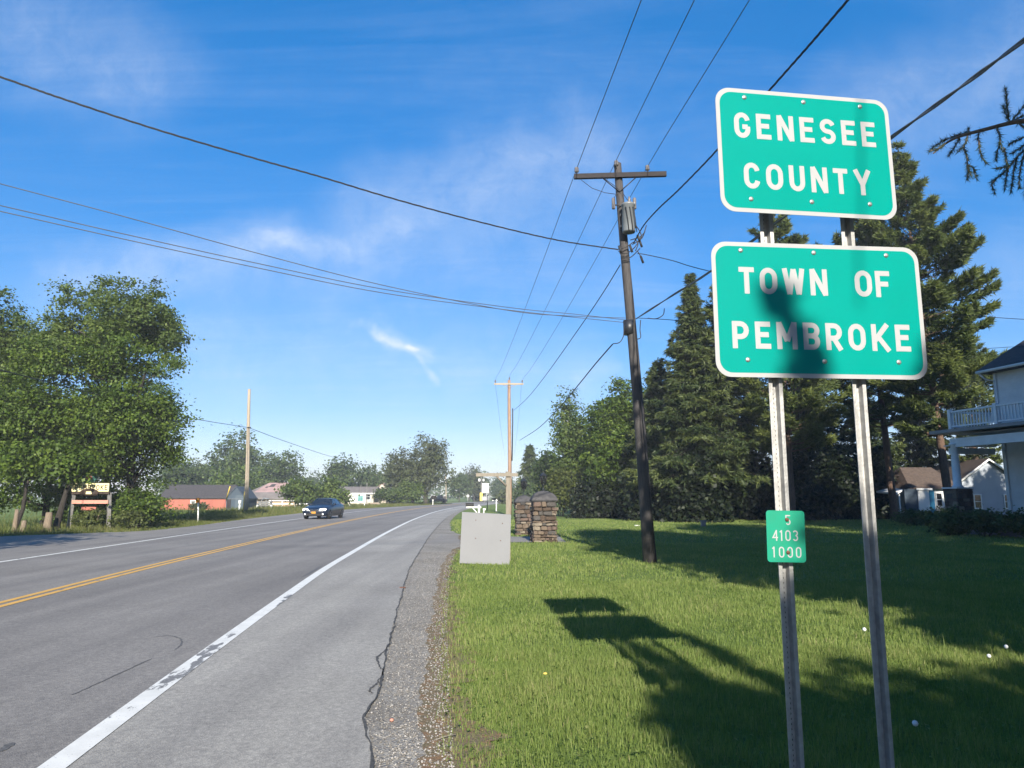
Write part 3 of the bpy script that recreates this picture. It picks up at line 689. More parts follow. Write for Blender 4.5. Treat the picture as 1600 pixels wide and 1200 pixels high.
# ---- left roadside group
G = 'trees beside the left edge of the road'
tree_px('maple_tree', 'broad dark green maple right behind the town welcome sign', 'tree', 86, 272, 548, 815, 39.2, 0.15, 760, 84, M['maple'], M['bark_dark'], depth=2.8, trunk_px=205, r=0.22, spread=0.62, flat=0.5, inner=0.25, n=26, k=0.33, extra=[(-0.65, 0.10, 0.34, 0.13), (-0.1, 0.07, 0.36, 0.11), (0.5, 0.10, 0.36, 0.14), (0.0, 0.98, 0.4, 0.12), (-0.5, 0.95, 0.35, 0.12), (0.5, 0.95, 0.32, 0.11)], nlimb=8, group=G)
tree_px('maple_tree', 'multi-trunk green maple left of the wooden town welcome sign', 'tree', -70, 135, 556, 800, 38.8, 0.15, 700, 84, M['maple'], M['bark_dark'], depth=2.7, trunk_px=72, r=0.17, spread=0.62, flat=0.5, inner=0.25, n=24, k=0.34, extra=[(-0.3, 0.12, 0.34, 0.10), (0.25, 0.10, 0.30, 0.10), (0.7, 0.14, 0.26, 0.12), (0.5, 0.98, 0.35, 0.12), (0.0, 0.98, 0.35, 0.12)], nlimb=8, group=G)
tree_px('poplar_tree', 'tall airy poplar rising above the broad maple on the left', 'tree', 30, 268, 434, 650, 42, 0.165, 760, 54, M['poplar'], M['bark'], depth=3.6, trunk_px=165, r=0.2, spread=0.5, n=20, k=0.30, extra=[(-0.55, 0.82, 0.3, 0.16), (0.5, 0.8, 0.28, 0.18), (0.78, 0.62, 0.2, 0.14), (0.85, 0.35, 0.16, 0.10), (-0.3, 0.12, 0.34, 0.16), (0.3, 0.14, 0.34, 0.16), (0.0, 0.35, 0.3, 0.16), (-0.8, 0.6, 0.2, 0.12), (0.0, 0.88, 0.3, 0.13)], nlimb=16, group=G)
tree_px('poplar_tree', 'tall poplar cut by the left border, top lower than its neighbour', 'tree', -120, 50, 448, 700, 43, 0.165, 560, 54, M['poplar'], M['bark'], depth=3.2, trunk_px=-30, r=0.2, spread=0.55, n=8, k=0.46, nlimb=12, group=G)
for px, w, lab in ((88, 0.16, 'dark slim trunk with forked top beside the cut stump'), (25, 0.11, 'thin dark trunk near the left border of the roadside trees')):
    b = gnd(px, 829)
    t = thing('young_maple', lab, 'tree', b, 0, G)
    V, F, tint, cc = leaf_cloud(lobes_round(-0.1, 0.7, 1.9, 4.4, 1.4, 1.1, 7), 90, 40, 0.18, 0.5)
    link('crown', npmesh('crown', V, F, M['maple'], tint), t)
    mb = trunk_mb((0, 0, -0.05), (-0.1, 1.0, 3.4), w, [cc[i] for i in (3, 20, 50)]); mb.build('trunk', M['bark_dark'], t)
def shrub(name, label, px0, px1, pytop, Y, leaf, nc, per, m_leaf, ry=None, group=None, cat='shrub', z=0.0, **kw):
    a, b = at(px0, 775, Y), at(px1, 775, Y); rx = (b.x - a.x) / 2; cx = (a.x + b.x) / 2; zt = at(800, pytop, Y).z
    t = thing(name, label, cat, (cx, Y, z), 0, group)
    V, F, tint, cc = leaf_cloud(lobes_round(0, 0, 0.08 * zt, zt, rx, ry or rx * 0.8, kw.pop('n', 6), 0.55), nc, per, leaf, kw.pop('spread', 0.3), **kw)
    link('foliage', npmesh('foliage', V, F, m_leaf, tint), t)
    mb = MB()
    for i in range(7):
        q = cc[rng.integers(len(cc))]; mb.tube([(q[0] * 0.15, q[1] * 0.15, -0.03), (q[0] * 0.5, q[1] * 0.5, q[2] * 0.6), tuple(q)], [0.03, 0.02, 0.008], 5)
    mb.build('stem', M['bark_dark'], t, kind='stuff')
    return t
shrub('maple_shrub', 'low leafy shrub filling the edge right of the town sign', 186, 252, 760, 36.4, 0.15, 150, 44, M['maple'], spread=0.4)
shrub('weed_shrub', 'small bright shrub growing under the wooden town sign', 118, 165, 793, 35.4, 0.11, 60, 30, M['brush'], spread=0.25)
shrub('weed_shrub', 'ragged weeds to the right of the sign\'s right post', 178, 232, 795, 35.0, 0.12, 60, 26, M['brush'], spread=0.25)
# stumps and cut wood below
def stump(px, py, h, r, lab):
    b = gnd(px, py); t = thing('cut_trunk', lab, 'tree stump', b)
    mb = MB(); mb.tube([(0, 0, -0.05), (0, 0, 0.12), (0.03, 0, h * 0.6), (0.02, 0.02, h)], [r * 1.25, r, r * 0.85, r * 0.7], 10); mb.build('wood', M['stump'], t)
    return t
stump(73, 830, 0.85, 0.19, 'pale brown cut stump at the foot of the left trees')
stump(22, 831, 1.0, 0.11, 'thin pale stump nearest the left border, left of two')
stump(35, 831, 0.5, 0.13, 'short pale stump in front of a dark trunk, right of two')
b = gnd(214, 822)
br = MB(); br.tube([(-0.5, 0, 0.28), (0, 0.05, 0.45), (0.45, 0, 0.25), (0.75, 0, 0.05)], [0.04, 0.05, 0.045, 0.03], 6); br.tube([(-0.1, 0.1, 0.02), (-0.1, 0, 0.4)], 0.035, 6)
tag(br.build('fallen_branch', M['stump'], None, b), 'fallen grey branch arching over weeds right of the town sign', 'branch')

# ---- trees far beyond the road on the left
G = 'trees far behind the barns'
FT = M['fartree']
for a in [('tall rounded cottonwood towering behind the utility pole and barns', 312, 420, 668, 775, 150, 0.55, 330, 24, FT),
          ('broad green tree right of the tall cottonwood, above the rusty roof', 385, 472, 704, 778, 145, 0.5, 260, 24, FT),
          ('bright green tree just behind the blue shed end', 322, 410, 728, 782, 120, 0.42, 220, 24, M['poplar']),
          ('grey-green tree between the left roadside maple and the cottonwood', 232, 330, 716, 785, 140, 0.5, 260, 24, FT),
          ('slim pale tree half hidden behind the big roadside maple', 270, 330, 716, 760, 165, 0.5, 120, 22, M['greyleaf']),
          ('rounded tree behind the approaching car, with sparse top', 506, 560, 711, 778, 165, 0.55, 190, 24, FT),
          ('dark low tree right of the rounded tree, behind the white building', 548, 600, 724, 778, 175, 0.55, 170, 24, FT),
          ('dark green tree left of the big grey-green tree', 588, 640, 722, 780, 160, 0.5, 160, 24, FT),
          ('small dark tree at the far end of the field behind the rusty roof', 462, 512, 738, 778, 240, 0.7, 110, 20, FT)]:
    lab, p0, p1, yt, yb, Y, lf, nc, per, ml = a
    tree_px('broadleaf_tree', lab, 'tree', p0, p1, yt, yb, Y, lf, nc, per, ml, M['bark'], group=G, spread=1.5, z0=0.6)
tree_px('ash_tree', 'big grey-green twiggy tree overhanging the road bend', 'tree', 622, 708, 678, 775, 135, 0.40, 420, 26, M['greyleaf'], M['bark'], group=None, spread=1.1, r=0.45, trunk_px=664, nlimb=22, inner=0.35, n=9)
tree_px('ash_tree', 'lower left limb-heavy twiggy tree beside the big one at the bend', 'tree', 596, 650, 700, 780, 132, 0.40, 210, 24, M['greyleaf'], M['bark'], spread=1.1, r=0.25, trunk_px=628, nlimb=14)
for lab, p0, p1, yt, Y, ml in [('large rounded bush left of the car, beside the rusty-roofed barn', 438, 500, 751, 92, M['poplar']), ('rounded bush partly hidden behind the car', 486, 548, 748, 95, M['poplar']),
                               ('dark bush in front of the white building gable', 583, 632, 764, 128, FT), ('low green bush under the big bend tree', 612, 665, 752, 128, M['poplar'])]:
    shrub('round_bush', lab, p0, p1, yt, Y, 0.32, 190, 24, ml, spread=0.8, group='bushes by the far buildings', cat='bush')
G = 'trees where the road bends away'
for lab, p0, p1, yt, Y, ml in [('green tree right of the far leaning pole at the bend', 700, 735, 740, 200, FT), ('grey-green tree second right of the bend pole', 722, 760, 733, 210, M['greyleaf']),
                               ('distant tree seen right of the white pole sign', 766, 790, 745, 260, FT), ('hazy distant tree just left of the real estate post', 778, 806, 752, 280, FT),
                               ('brownish bush right behind the real estate post', 781, 806, 770, 150, M['greyleaf']), ('bare-topped tree with thin twigs above the bend trees', 714, 752, 722, 240, M['greyleaf'])]:
    bare = 'bare' in lab
    tree_px('broadleaf_tree', lab, 'tree', p0, p1, yt, 783, Y, 0.5, 30 if bare else 170, 16 if bare else 24, ml, M['bark'], group=G, spread=1.3, z0=0.5 if not bare else 4, nlimb=16)
def conifer_px(label, px, pytop, pxw, Y, m_leaf, m_bark, r, z0, **kw):
    a = at(px, 775, Y); h = at(px, pytop, Y).z; rb = pxw / 2 / FPX * Y
    return conifer(kw.pop('name', 'spruce_tree'), label, (a.x, Y, 0), h, rb, z0, m_leaf, m_bark, r, **kw)
conifer_px('dark blue-green spruce behind the white pole sign', 750, 742, 22, 215, M['spruce'], M['bark_dark'], 0.2, 0.4, whorl=1.0, per=18, tuft=1.1, wid=0.16)
conifer_px('pointed spruce standing alone right of the tan utility pole', 828, 694, 42, 120, M['spruce'], M['bark_dark'], 0.22, 2.6, whorl=0.6, per=22, tuft=0.7, wid=0.11)
tree_px('broadleaf_tree', 'low green tree at the base of the lone spruce', 'tree', 806, 850, 748, 785, 115, 0.4, 130, 24, FT, M['bark'], spread=1.0, z0=0.4)
tree_px('broadleaf_tree', 'dense green tree joining the wood right of the lone spruce', 'tree', 836, 884, 700, 790, 85, 0.32, 300, 26, FT, M['bark'], spread=0.9, z0=0.6)
# woods along the horizon
Ls = []
for x in np.linspace(-420, 260, 90):
    Y = 330 + random.uniform(-20, 60); h = random.uniform(7, 13); Ls.append((x, Y, h * 0.5, 9, 5, h * 0.55))
V, F, tint, cc = leaf_cloud(Ls, 1800, 12, 1.3, 2.6)
link('far_woods', npmesh('far_woods', V, F, FT, tint), kind='stuff')

# ---- wood and conifers on the right
G = 'trees at the back of the lawn'
tree_px('poplar_tree', 'thin airy tree top standing highest at the left end of the wood', 'tree', 858, 908, 600, 720, 72, 0.24, 120, 26, M['poplar'], M['bark_pale'], depth=1.6, spread=0.6, r=0.12, nlimb=14, group=G)
tree_px('poplar_tree', 'pale-trunked tree at the left edge of the wood', 'tree', 862, 945, 640, 800, 66, 0.24, 620, 30, M['poplar'], M['bark_pale'], depth=2.4, trunk_px=893, spread=0.55, n=18, k=0.34, r=0.13, group=G)
tree_px('maple_tree', 'leafy green maple left of the leaning utility pole', 'tree', 918, 1030, 588, 770, 60, 0.24, 900, 34, M['maple'], M['bark_dark'], depth=3, spread=0.6, n=18, k=0.36, r=0.2, group=G)
tree_px('maple_tree', 'low maple with bright lower boughs in front of the wood', 'tree', 912, 1010, 650, 788, 57, 0.22, 560, 34, M['maple'], M['bark_dark'], depth=2.5, spread=0.55, n=14, k=0.38, r=0.16, group=G)
tree_px('maple_tree', 'rounded maple crown showing behind the leaning utility pole', 'tree', 975, 1080, 590, 790, 66, 0.26, 640, 30, M['maple'], M['bark_dark'], depth=3, spread=0.8, r=0.2, group=G)
shrub('brush_thicket', 'pale olive thicket at the left edge of the wood', 846, 908, 728, 58, 0.2, 260, 26, M['brush'], spread=0.5, cat='thicket', ry=2)
shrub('brush_thicket', 'dark undergrowth at the foot of the green maples', 900, 1010, 745, 59, 0.22, 260, 26, M['shade_shrub'], spread=0.6, cat='thicket', ry=2)
NSP, BD, PI_, BR = M['spruce'], M['bark_dark'], M['pine'], M['bark_red']
conifer_px('tall pointed spruce rising left of the green signs', 1092, 428, 160, 47, NSP, BD, 0.28, 3.6, whorl=0.40, per=95, tuft=0.34, wid=0.045, nb=10, prof=lambda f: (1 - f) ** 1.12 * 1.15)
conifer_px('dark spruce behind the leaning utility pole', 1035, 560, 120, 52, NSP, BD, 0.22, 3.0, whorl=0.45, per=80, tuft=0.36, wid=0.05, nb=9)
conifer_px('dense spruce directly behind the town sign panel', 1150, 400, 170, 54, NSP, BD, 0.28, 3.5, whorl=0.48, per=80, tuft=0.36, wid=0.05, nb=9)
pp = lambda f: (0.35 + 0.65 * math.sin(math.pi * min(1, f * 1.1 + 0.12))) * (1 - f ** 5) ** 0.9
conifer_px('white pine whose top shows between the two green signs', 1235, 318, 215, 46, PI_, BR, 0.30, 4.5, name='pine_tree', style='pine', whorl=0.85, per=260, tuft=0.34, wid=0.042, nb=8, prof=pp)
conifer_px('tall white pine with layered plumes right of the green signs', 1484, 232, 192, 44, PI_, BR, 0.25, 5.5, lean=(-1.3, 0), name='pine_tree', style='pine', whorl=0.9, per=270, tuft=0.34, wid=0.042, nb=8, prof=pp)
conifer_px('white pine with bare reddish trunk behind the signs\' right edge', 1396, 305, 190, 49, PI_, BR, 0.25, 6.5, lean=(-0.9, 0), name='pine_tree', style='pine', whorl=0.9, per=230, tuft=0.34, wid=0.044, nb=8, prof=pp)
conifer_px('lower pine beside the house balcony', 1530, 520, 150, 58, PI_, BR, 0.25, 4.0, name='pine_tree', style='pine', whorl=0.9, per=180, tuft=0.36, wid=0.046, nb=8, prof=pp)
for lab, px, yt, w, Y in [('dark lower spruce left of the left sign post', 1120, 610, 130, 60), ('dark lower spruce between the two sign posts', 1265, 560, 150, 57), ('dark spruce behind the right sign post', 1355, 590, 140, 60),
                          ('dark spruce left of the house porch', 1440, 600, 120, 63)]:
    conifer_px(lab, px, yt, w, Y, NSP, BD, 0.22, 2.8, whorl=0.5, per=70, tuft=0.42, wid=0.06, nb=9, group='dark spruces under the pines')
def understorey(label, px0, px1, pytop, Y):
    a, b = at(px0, 775, Y), at(px1, 775, Y); rx = (b.x - a.x) / 2; zt = at(800, pytop, Y).z
    t = thing('dark_thicket', label, 'thicket', ((a.x + b.x) / 2, Y, 0), 0, 'undergrowth at the back of the lawn')
    L_ = [(rx * random.uniform(-0.8, 0.8), random.uniform(-0.8, 0.8), zt * f, rx * 0.5, 1.0, zt * 0.3) for f in (0.12, 0.12, 0.15, 0.15, 0.35, 0.35, 0.5, 0.65)] + [(rx * q, 0, 0.35, rx * 0.34, 0.9, 0.6) for q in (-0.75, -0.25, 0.25, 0.75)]
    V, F, tint, cc = leaf_cloud(L_, 420, 28, 0.28, 0.6, 0.8, 0.4)
    link('foliage', npmesh('foliage', V, F, M['shade_shrub'], tint), t)
    mb = MB()
    for q in cc[:8]: mb.tube([(q[0], q[1] * 0.3, -0.05), (q[0], q[1] * 0.5, q[2])], [0.035, 0.015], 5)
    mb.build('stem', M['bark_dark'], t, kind='stuff')
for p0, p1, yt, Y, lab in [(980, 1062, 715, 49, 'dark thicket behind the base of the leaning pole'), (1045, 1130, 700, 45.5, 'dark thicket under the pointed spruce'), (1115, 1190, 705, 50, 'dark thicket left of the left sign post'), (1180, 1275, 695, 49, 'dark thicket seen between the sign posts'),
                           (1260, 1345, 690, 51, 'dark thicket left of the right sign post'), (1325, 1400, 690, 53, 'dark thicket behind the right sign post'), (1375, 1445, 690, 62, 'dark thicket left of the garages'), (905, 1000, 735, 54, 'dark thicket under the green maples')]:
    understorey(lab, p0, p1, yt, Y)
for px, py, lab in ((1161, 786, 'sunlit yellow-green sapling deep between dark trunks'), (1206, 790, 'sunlit yellow-green bush just left of the reference marker')):
    shrub('sunlit_bush', lab, px - 9, px + 9, py - 22, 78, 0.2, 40, 24, M['brush'], spread=0.35, cat='bush')

# ---- tall trees out to the right, whose shade lies over the lawn
def shade_tree(label, loc, h, lobes, nc, per, leaf=0.30, spread=0.7, r=0.3, m=None, name='spruce_tree'):
    return tree(name, label, 'tree', loc, h, lobes, leaf, nc, per, m or M['nearspruce'], M['bark_dark'], r, spread=spread, inner=0.5, nlimb=12)
near = shade_tree('big near spruce whose bough reaches in at the upper right', (8.6, 2.2, 0), 15.5,
                  [(0.6, 0, 4.4, 2.8, 3.0, 2.0), (0.2, 0, 7, 3.6, 3.2, 2.6), (-0.4, 0, 9.6, 3.7, 3.0, 2.5), (-0.8, 0, 12, 3.2, 2.8, 2.2), (-1.0, 0, 14.2, 2.4, 2.4, 1.6), (2.5, 0.5, 9, 2.8, 2.5, 5)], 1500, 34, 0.36)
verge_maple = shade_tree('bushy maple behind the photographer on the right verge', (6.4, -8, 0), 7.4,
           [(0, 0, 4.2, 3.4, 3, 3.0), (-1.3, 0, 5.6, 1.9, 1.8, 1.35), (1.6, 0.4, 5.0, 2.4, 2.2, 2.2), (4.0, 0.4, 5.0, 2.4, 2.2, 2.6), *[(-3.4, 0, 6.3, 0.75, 0.6, 0.85)] * 4, *[(-3.0, 0, 6.0, 1.0, 0.8, 0.9)] * 3, *[(-3.1, 0, 5.0, 1.0, 0.8, 1.1)] * 2, (-2.0, 0.1, 6.2, 1.0, 0.7, 0.7), (0, 0, 1.8, 2.8, 2.5, 1.8), (-2.6, 0, 4.0, 1.2, 1.5, 2.2)], 2900, 30, 0.19, 0.24, 0.2, M['maple'], 'maple_tree')
for pts in ([(-3.5, 6.9, 0.24), (-3.6, 7.5, 0.18), (-3.68, 8.05, 0.10), (-3.74, 8.35, 0.07), (-3.82, 8.5, 0.05), (-3.92, 8.62, 0.07)], [(-2.8, 6.9, 0.2), (-2.9, 7.6, 0.14), (-2.94, 8.1, 0.10), (-2.96, 8.30, 0.07)]):
    L_ = []
    for (xa, za, ra), (xb, zb, rb_) in zip(pts[:-1], pts[1:]):
        for f_ in (0, 0.33, 0.66): L_.append((xa + (xb - xa) * f_, 0, za + (zb - za) * f_, ra + (rb_ - ra) * f_, ra + (rb_ - ra) * f_, 0.10))
    V, F, tint, cc = leaf_cloud(L_, 260, 8, 0.10, 0.06, 1.0, 0.6)
    link('leader_shoot', npmesh('leader_shoot', V, F, M['maple'], tint), verge_maple)
shade_tree('dense spruce behind the near one on the right', (10.5, -4.5, 0), 13, [(0, 0, 3.2, 4, 3.5, 3.2), (-0.4, 0, 6.2, 3.8, 3.3, 3.0), (0, 0, 9, 3.2, 3, 2.6), (0, 0, 11.6, 2.2, 2.0, 1.6)], 1100, 34, 0.36)
shade_tree('tall spruce off to the right of the lawn', (14.5, 3.0, 0), 19, [(0, 0, 4, 4.4, 3.5, 3.5), (0, 0, 8, 4.4, 3.5, 3.5), (0, 0, 12, 4.0, 3, 3.4), (0, 0, 16, 3.2, 2.6, 3.0)], 1200, 34, 0.38)
shade_tree('tall spruce off to the right near the house', (23.0, 5.0, 0), 25, [(0, 0, 4, 4.8, 3.5, 3.5), (0, 0, 9, 5.0, 3.5, 4), (0, 0, 14, 4.8, 3.4, 4), (0, 0, 19, 4.4, 3.2, 3.6), (0, 0, 23, 3.2, 2.6, 2.4)], 1700, 34, 0.42)
shade_tree('tall spruce far off to the right beyond the house', (32, 7.0, 0), 24, [(0, 0, 4, 4.8, 3.5, 3.5), (0, 0, 9, 5, 3.5, 4), (0, 0, 14, 4.6, 3, 3.8), (0, 0, 19, 4, 2.8, 3.6)], 1300, 34, 0.42)
shade_tree('unseen spruce behind the white house, added to shade the garage', (37.2, 33.0, 0), 14, [(0, 0, 3, 2.8, 2.4, 2.6), (0, 0, 6.5, 2.7, 2.2, 2.4), (0, 0, 9.5, 2.3, 2, 2.2), (0, 0, 12.3, 1.5, 1.4, 1.4)], 700, 34, 0.36)  # out of view, added to cast shade on the white garage
shade_tree('roadside maple left of the view, shading the left shoulder', (-18.6, 11.0, 0), 10.5, [(0, 0, 5, 4.3, 3.5, 2.6), (0.6, 0, 7.6, 3.8, 3.2, 2.6), (-1, 0, 9.0, 3, 2.6, 1.6)], 620, 32, 0.26, 0.6, 0.24, M['maple'], 'maple_tree')

# the near bough of the big spruce, with hanging sprays
bough = MB(); SEGS = []
main = catmull([at(1700, 190, 6.6), at(1640, 186, 6.9), at(1590, 190, 7.0), at(1540, 202, 7.05), at(1500, 213, 7.1), at(1478, 224, 7.1), at(1458, 240, 7.1)], 6)
org = Vector((8.6, 2.2, 0))
root = [Vector((8.6, 2.2, 6.3)), Vector((7.9, 4.6, 6.25))]
allp = [p - org for p in root + main]
bough.tube(allp, [0.07, 0.05] + [0.032 - 0.026 * i / len(main) for i in range(len(main))], 7)
def spray(pts, r=0.007, dens=800, ln=0.042):
    P = catmull(pts, 5); bough.tube([p - org for p in P], [r * (1 - 0.6 * i / len(P)) for i in range(len(P))], 5)
    for a, b in zip(P[:-1], P[1:]): SEGS.append((a, b, max(3, int((b - a).length * dens)), ln))
Y0 = 7.05
for L_ in [[(1478, 224), (1466, 232), (1452, 236)], [(1520, 207), (1500, 210), (1474, 220), (1456, 232)], [(1500, 213), (1494, 226), (1482, 243)],
           [(1512, 212), (1508, 225), (1497, 237)], [(1505, 228), (1511, 246), (1512, 262), (1518, 275)], [(1512, 258), (1520, 262), (1526, 280)], [(1512, 258), (1513, 270), (1511, 281)],
           [(1540, 203), (1530, 207), (1528, 218)], [(1516, 212), (1514, 205), (1514, 200)], [(1556, 198), (1562, 210), (1563, 222), (1566, 236)], [(1563, 222), (1558, 238), (1556, 252)],
           [(1568, 230), (1572, 245), (1573, 258)], [(1529, 218), (1532, 238), (1536, 248), (1542, 256)], [(1577, 192), (1574, 172), (1572, 150), (1571, 138)], [(1577, 188), (1572, 178), (1568, 166)],
           [(1580, 190), (1592, 175), (1604, 160)], [(1585, 188), (1600, 180), (1616, 178)], [(1590, 192), (1602, 200), (1618, 208)], [(1590, 192), (1606, 190), (1625, 184)],
           [(1612, 232), (1594, 240), (1576, 262), (1556, 280), (1549, 284)], [(1556, 280), (1550, 290), (1555, 302)], [(1576, 262), (1572, 278), (1570, 296)], [(1590, 245), (1584, 268), (1580, 300)],
           [(1600, 240), (1594, 266), (1592, 294)], [(1608, 240), (1604, 270), (1602, 308)], [(1600, 214), (1588, 220), (1576, 226)], [(1606, 222), (1590, 234), (1580, 240)], [(1580, 258), (1566, 262), (1556, 264)]]:
    Y = Y0 + random.uniform(-0.25, 0.2)
    spray([at(p[0], p[1], Y) for p in L_])
nv = []
for a, b, n, ln in SEGS:
    t = rng.uniform(0, 1, n)[:, None]; a_, b_ = np.array(a), np.array(b); p = a_ + (b_ - a_) * t
    ax = (b_ - a_) / (np.linalg.norm(b_ - a_) + 1e-9)
    d = ax * 0.9 + rng.normal(0, 0.6, (n, 3)); d /= np.linalg.norm(d, axis=1)[:, None]
    q = np.cross(d, rng.normal(size=(n, 3))); q /= np.linalg.norm(q, axis=1)[:, None]
    l = ln * rng.uniform(0.8, 1.7, n)[:, None]
    for s in (0,): nv.append(np.stack([p - q * 0.0030, p + q * 0.0030, p + d * l], 1))
nv = np.concatenate(nv).reshape(-1, 3) - np.array(org)
lb = bough.build('bough', M['twig'], near)
link('needles', npmesh('needles', nv, np.arange(len(nv)).reshape(-1, 3), M['nearspruce'], rng.uniform(0, 1, len(nv) // 3)), lb)

# ------------------------------------------------------------------ green signs on two steel posts
SW = 0.188
def glyph(ch, w):
    a, b, c, d = SW / 2, w - SW / 2, SW / 2, 1 - SW / 2; rx = (b - a) / 2; mx = w / 2; ry = min(0.30, rx * 1.15)
    def arc(cx, cy, r1, r2, a0, a1, n=9): return [(cx + r1 * math.cos(R(a0 + (a1 - a0) * i / n)), cy + r2 * math.sin(R(a0 + (a1 - a0) * i / n))) for i in range(n + 1)]
    top = lambda a0, a1: arc(mx, d - ry, rx, ry, a0, a1)
    bot = lambda a0, a1: arc(mx, c + ry, rx, ry, a0, a1)
    vl = [(a, 0), (a, 1)]
    if ch in 'O0': return [top(0, 180) + bot(180, 360) + [(b, d - ry)]]
    if ch == 'C': return [top(8, 180) + bot(180, 352)]
    if ch == 'G': return [top(8, 180) + bot(180, 360) + [(b, 0.46)], [(b, 0.44), (mx * 1.02, 0.44)]]
    if ch == 'E': return [vl, [(a, d), (w, d)], [(a, 0.52), (w * 0.88, 0.52)], [(a, c), (w, c)]]
    if ch == 'F': return [vl, [(a, d), (w, d)], [(a, 0.50), (w * 0.88, 0.50)]]
    if ch == 'N': return [vl, [(b, 0), (b, 1)], [(a * 0.95, 0.985), (b * 1.005, 0.015)]]
    if ch == 'S': 
        r2 = (d - 0.5) / 2
        return [arc(mx, d - r2, rx, r2, 15, 180, 8) + arc(mx, d - r2, rx, r2, 180, 250, 4)[1:] + arc(mx, c + r2, rx, r2, 70, 0, 4) + arc(mx, c + r2, rx, r2, 0, -165, 8)[1:]]
    if ch == 'U': return [[(a, 1)] + bot(180, 360) + [(b, 1)]]
    if ch == 'T': return [[(0, d), (w, d)], [(mx, 0), (mx, d)]]
    if ch == 'Y': return [[(a * 0.8, 1), (mx, 0.42)], [(w - a * 0.8, 1), (mx, 0.42)], [(mx, 0), (mx, 0.47)]]
    if ch == 'W': return [[(a * 0.9, 1), (w * 0.29, 0.02)], [(w * 0.29, 0.02), (mx, 0.97)], [(mx, 0.97), (w * 0.71, 0.02)], [(w * 0.71, 0.02), (w - a * 0.9, 1)]]
    if ch == 'M': return [vl, [(b, 0), (b, 1)], [(a, 0.98), (mx, 0.30)], [(b, 0.98), (mx, 0.30)]]
    rb = (1 - SW) / 4 + 0.01
    def bowl(y0, y1): r = (y1 - y0) / 2; return [(a, y1), (b - r * 0.9, y1)] + arc(b - r * 0.9, y0 + r, r * 0.9, r, 90, -90, 8)[1:] + [(a, y0)]
    if ch == 'P': return [vl, bowl(0.43, d)]
    if ch == 'R': return [vl, bowl(0.44, d), [(mx * 0.95, 0.44), (w - a * 0.75, 0)]]
    if ch == 'B': return [vl, bowl(0.51, d), bowl(c, 0.51)]
    if ch == 'K': return [vl, [(a, 0.36), (w - a * 0.6, 1)], [(w * 0.40, 0.50), (w - a * 0.4, 0)]]
    if ch == '1': return [[(mx, 0), (mx, 1)], [(mx, d), (mx - 0.16, d - 0.14)]]
    if ch == '4': return [[(b - 0.08, 0), (b - 0.08, 1)], [(b - 0.08, 0.96), (a * 0.7, 0.30), (w, 0.30)]]
    if ch == '5': return [[(w * 0.95, d), (a, d), (a * 0.9, 0.55)] + arc(mx, c + 0.24, rx, 0.24, 140, -150, 12)]
    if ch == '3': 
        r2 = (d - 0.52) / 2; r3 = (0.52 - c) / 2
        return [arc(mx, d - r2, rx, r2, 155, -80, 10), arc(mx, c + r3, rx, r3, 85, -155, 10)]
    return [vl]
def letter_mesh(ch, w, h, sw=None):
    global SW
    s0 = SW
    if sw: SW = sw
    V = []; F = []
    for k, path in enumerate(glyph(ch, w)):
        P = [Vector((x, y)) for x, y in path]; closed = (P[0] - P[-1]).length < 1e-4
        if closed: P = P[:-1]
        o = len(V); n = len(P)
        for i in range(n):
            if closed: t1 = (P[i] - P[i - 1]).normalized(); t2 = (P[(i + 1) % n] - P[i]).normalized()
            else:
                t1 = (P[i] - P[i - 1]).normalized() if i else (P[1] - P[0]).normalized()
                t2 = (P[i + 1] - P[i]).normalized() if i < n - 1 else t1
            t = (t1 + t2).normalized(); nn = Vector((-t.y, t.x)); m_ = SW / 2 / max(0.35, nn.dot(Vector((-t1.y, t1.x))))
            for sg in (1, -1):
                q = P[i] + nn * m_ * sg; V.append((q.x * h, -0.0006 - 0.0003 * k, q.y * h))
        for i in range(n if closed else n - 1):
            j = (i + 1) % n; F.append((o + 2 * i, o + 2 * i + 1, o + 2 * j + 1, o + 2 * j))
    SW = s0
    me = bpy.data.meshes.new('letter'); me.from_pydata(V, [], F); me.materials.append(M['sign_white']); me.update(); return me
LM = {}
def word(parent, txt, x0, x1, zc, h, ws=0.62, y=-0.0022, sw=None, name='letter'):
    """letters spread evenly from x0 to x1"""
    ww = {'1': 0.34, 'E': 0.57, 'F': 0.56, 'M': 0.76, 'W': 0.84, 'T': 0.58, 'O': 0.66, 'N': 0.66, 'K': 0.68, 'Y': 0.70}
    cells = [(ww.get(c, ws) if c != ' ' else 0.5) for c in txt]
    gap = ((x1 - x0) / h - sum(cells)) / max(1, len(txt) - 1); x = x0
    for c, w in zip(txt, cells):
        if c != ' ':
            key = (c, w, h, sw)
            if key not in LM: LM[key] = letter_mesh(c, w, h, sw)
            link(name, LM[key], parent, (x, y, zc - h / 2))
        x += (w + gap) * h
def rrect(w, h, r, n=7):
    P = []
    for cx, cy, a0 in ((w / 2 - r, h / 2 - r, 0), (-w / 2 + r, h / 2 - r, 90), (-w / 2 + r, -h / 2 + r, 180), (w / 2 - r, -h / 2 + r, 270)):
        P += [(cx + r * math.cos(R(a0 + 90 * i / n)), cy + r * math.sin(R(a0 + 90 * i / n))) for i in range(n + 1)]
    return P
bolt_me = MB().lathe([(0.0135, 0), (0.0135, -0.002), (0.006, -0.0022)], 12, axis='y').lathe([(0.0075, -0.002), (0.0075, -0.006), (0, -0.0065)], 6, axis='y', smooth=False).mesh('bolt', M['alu'])
base = Vector((1.70, 3.99, 0)); YAW = 0.12
sgn = thing('road_sign', 'two stacked green town line signs on a pair of perforated steel posts', 'road sign', base, YAW)
inv = Matrix.Translation(base) @ Matrix.Rotation(YAW, 4, 'Z'); inv.invert()
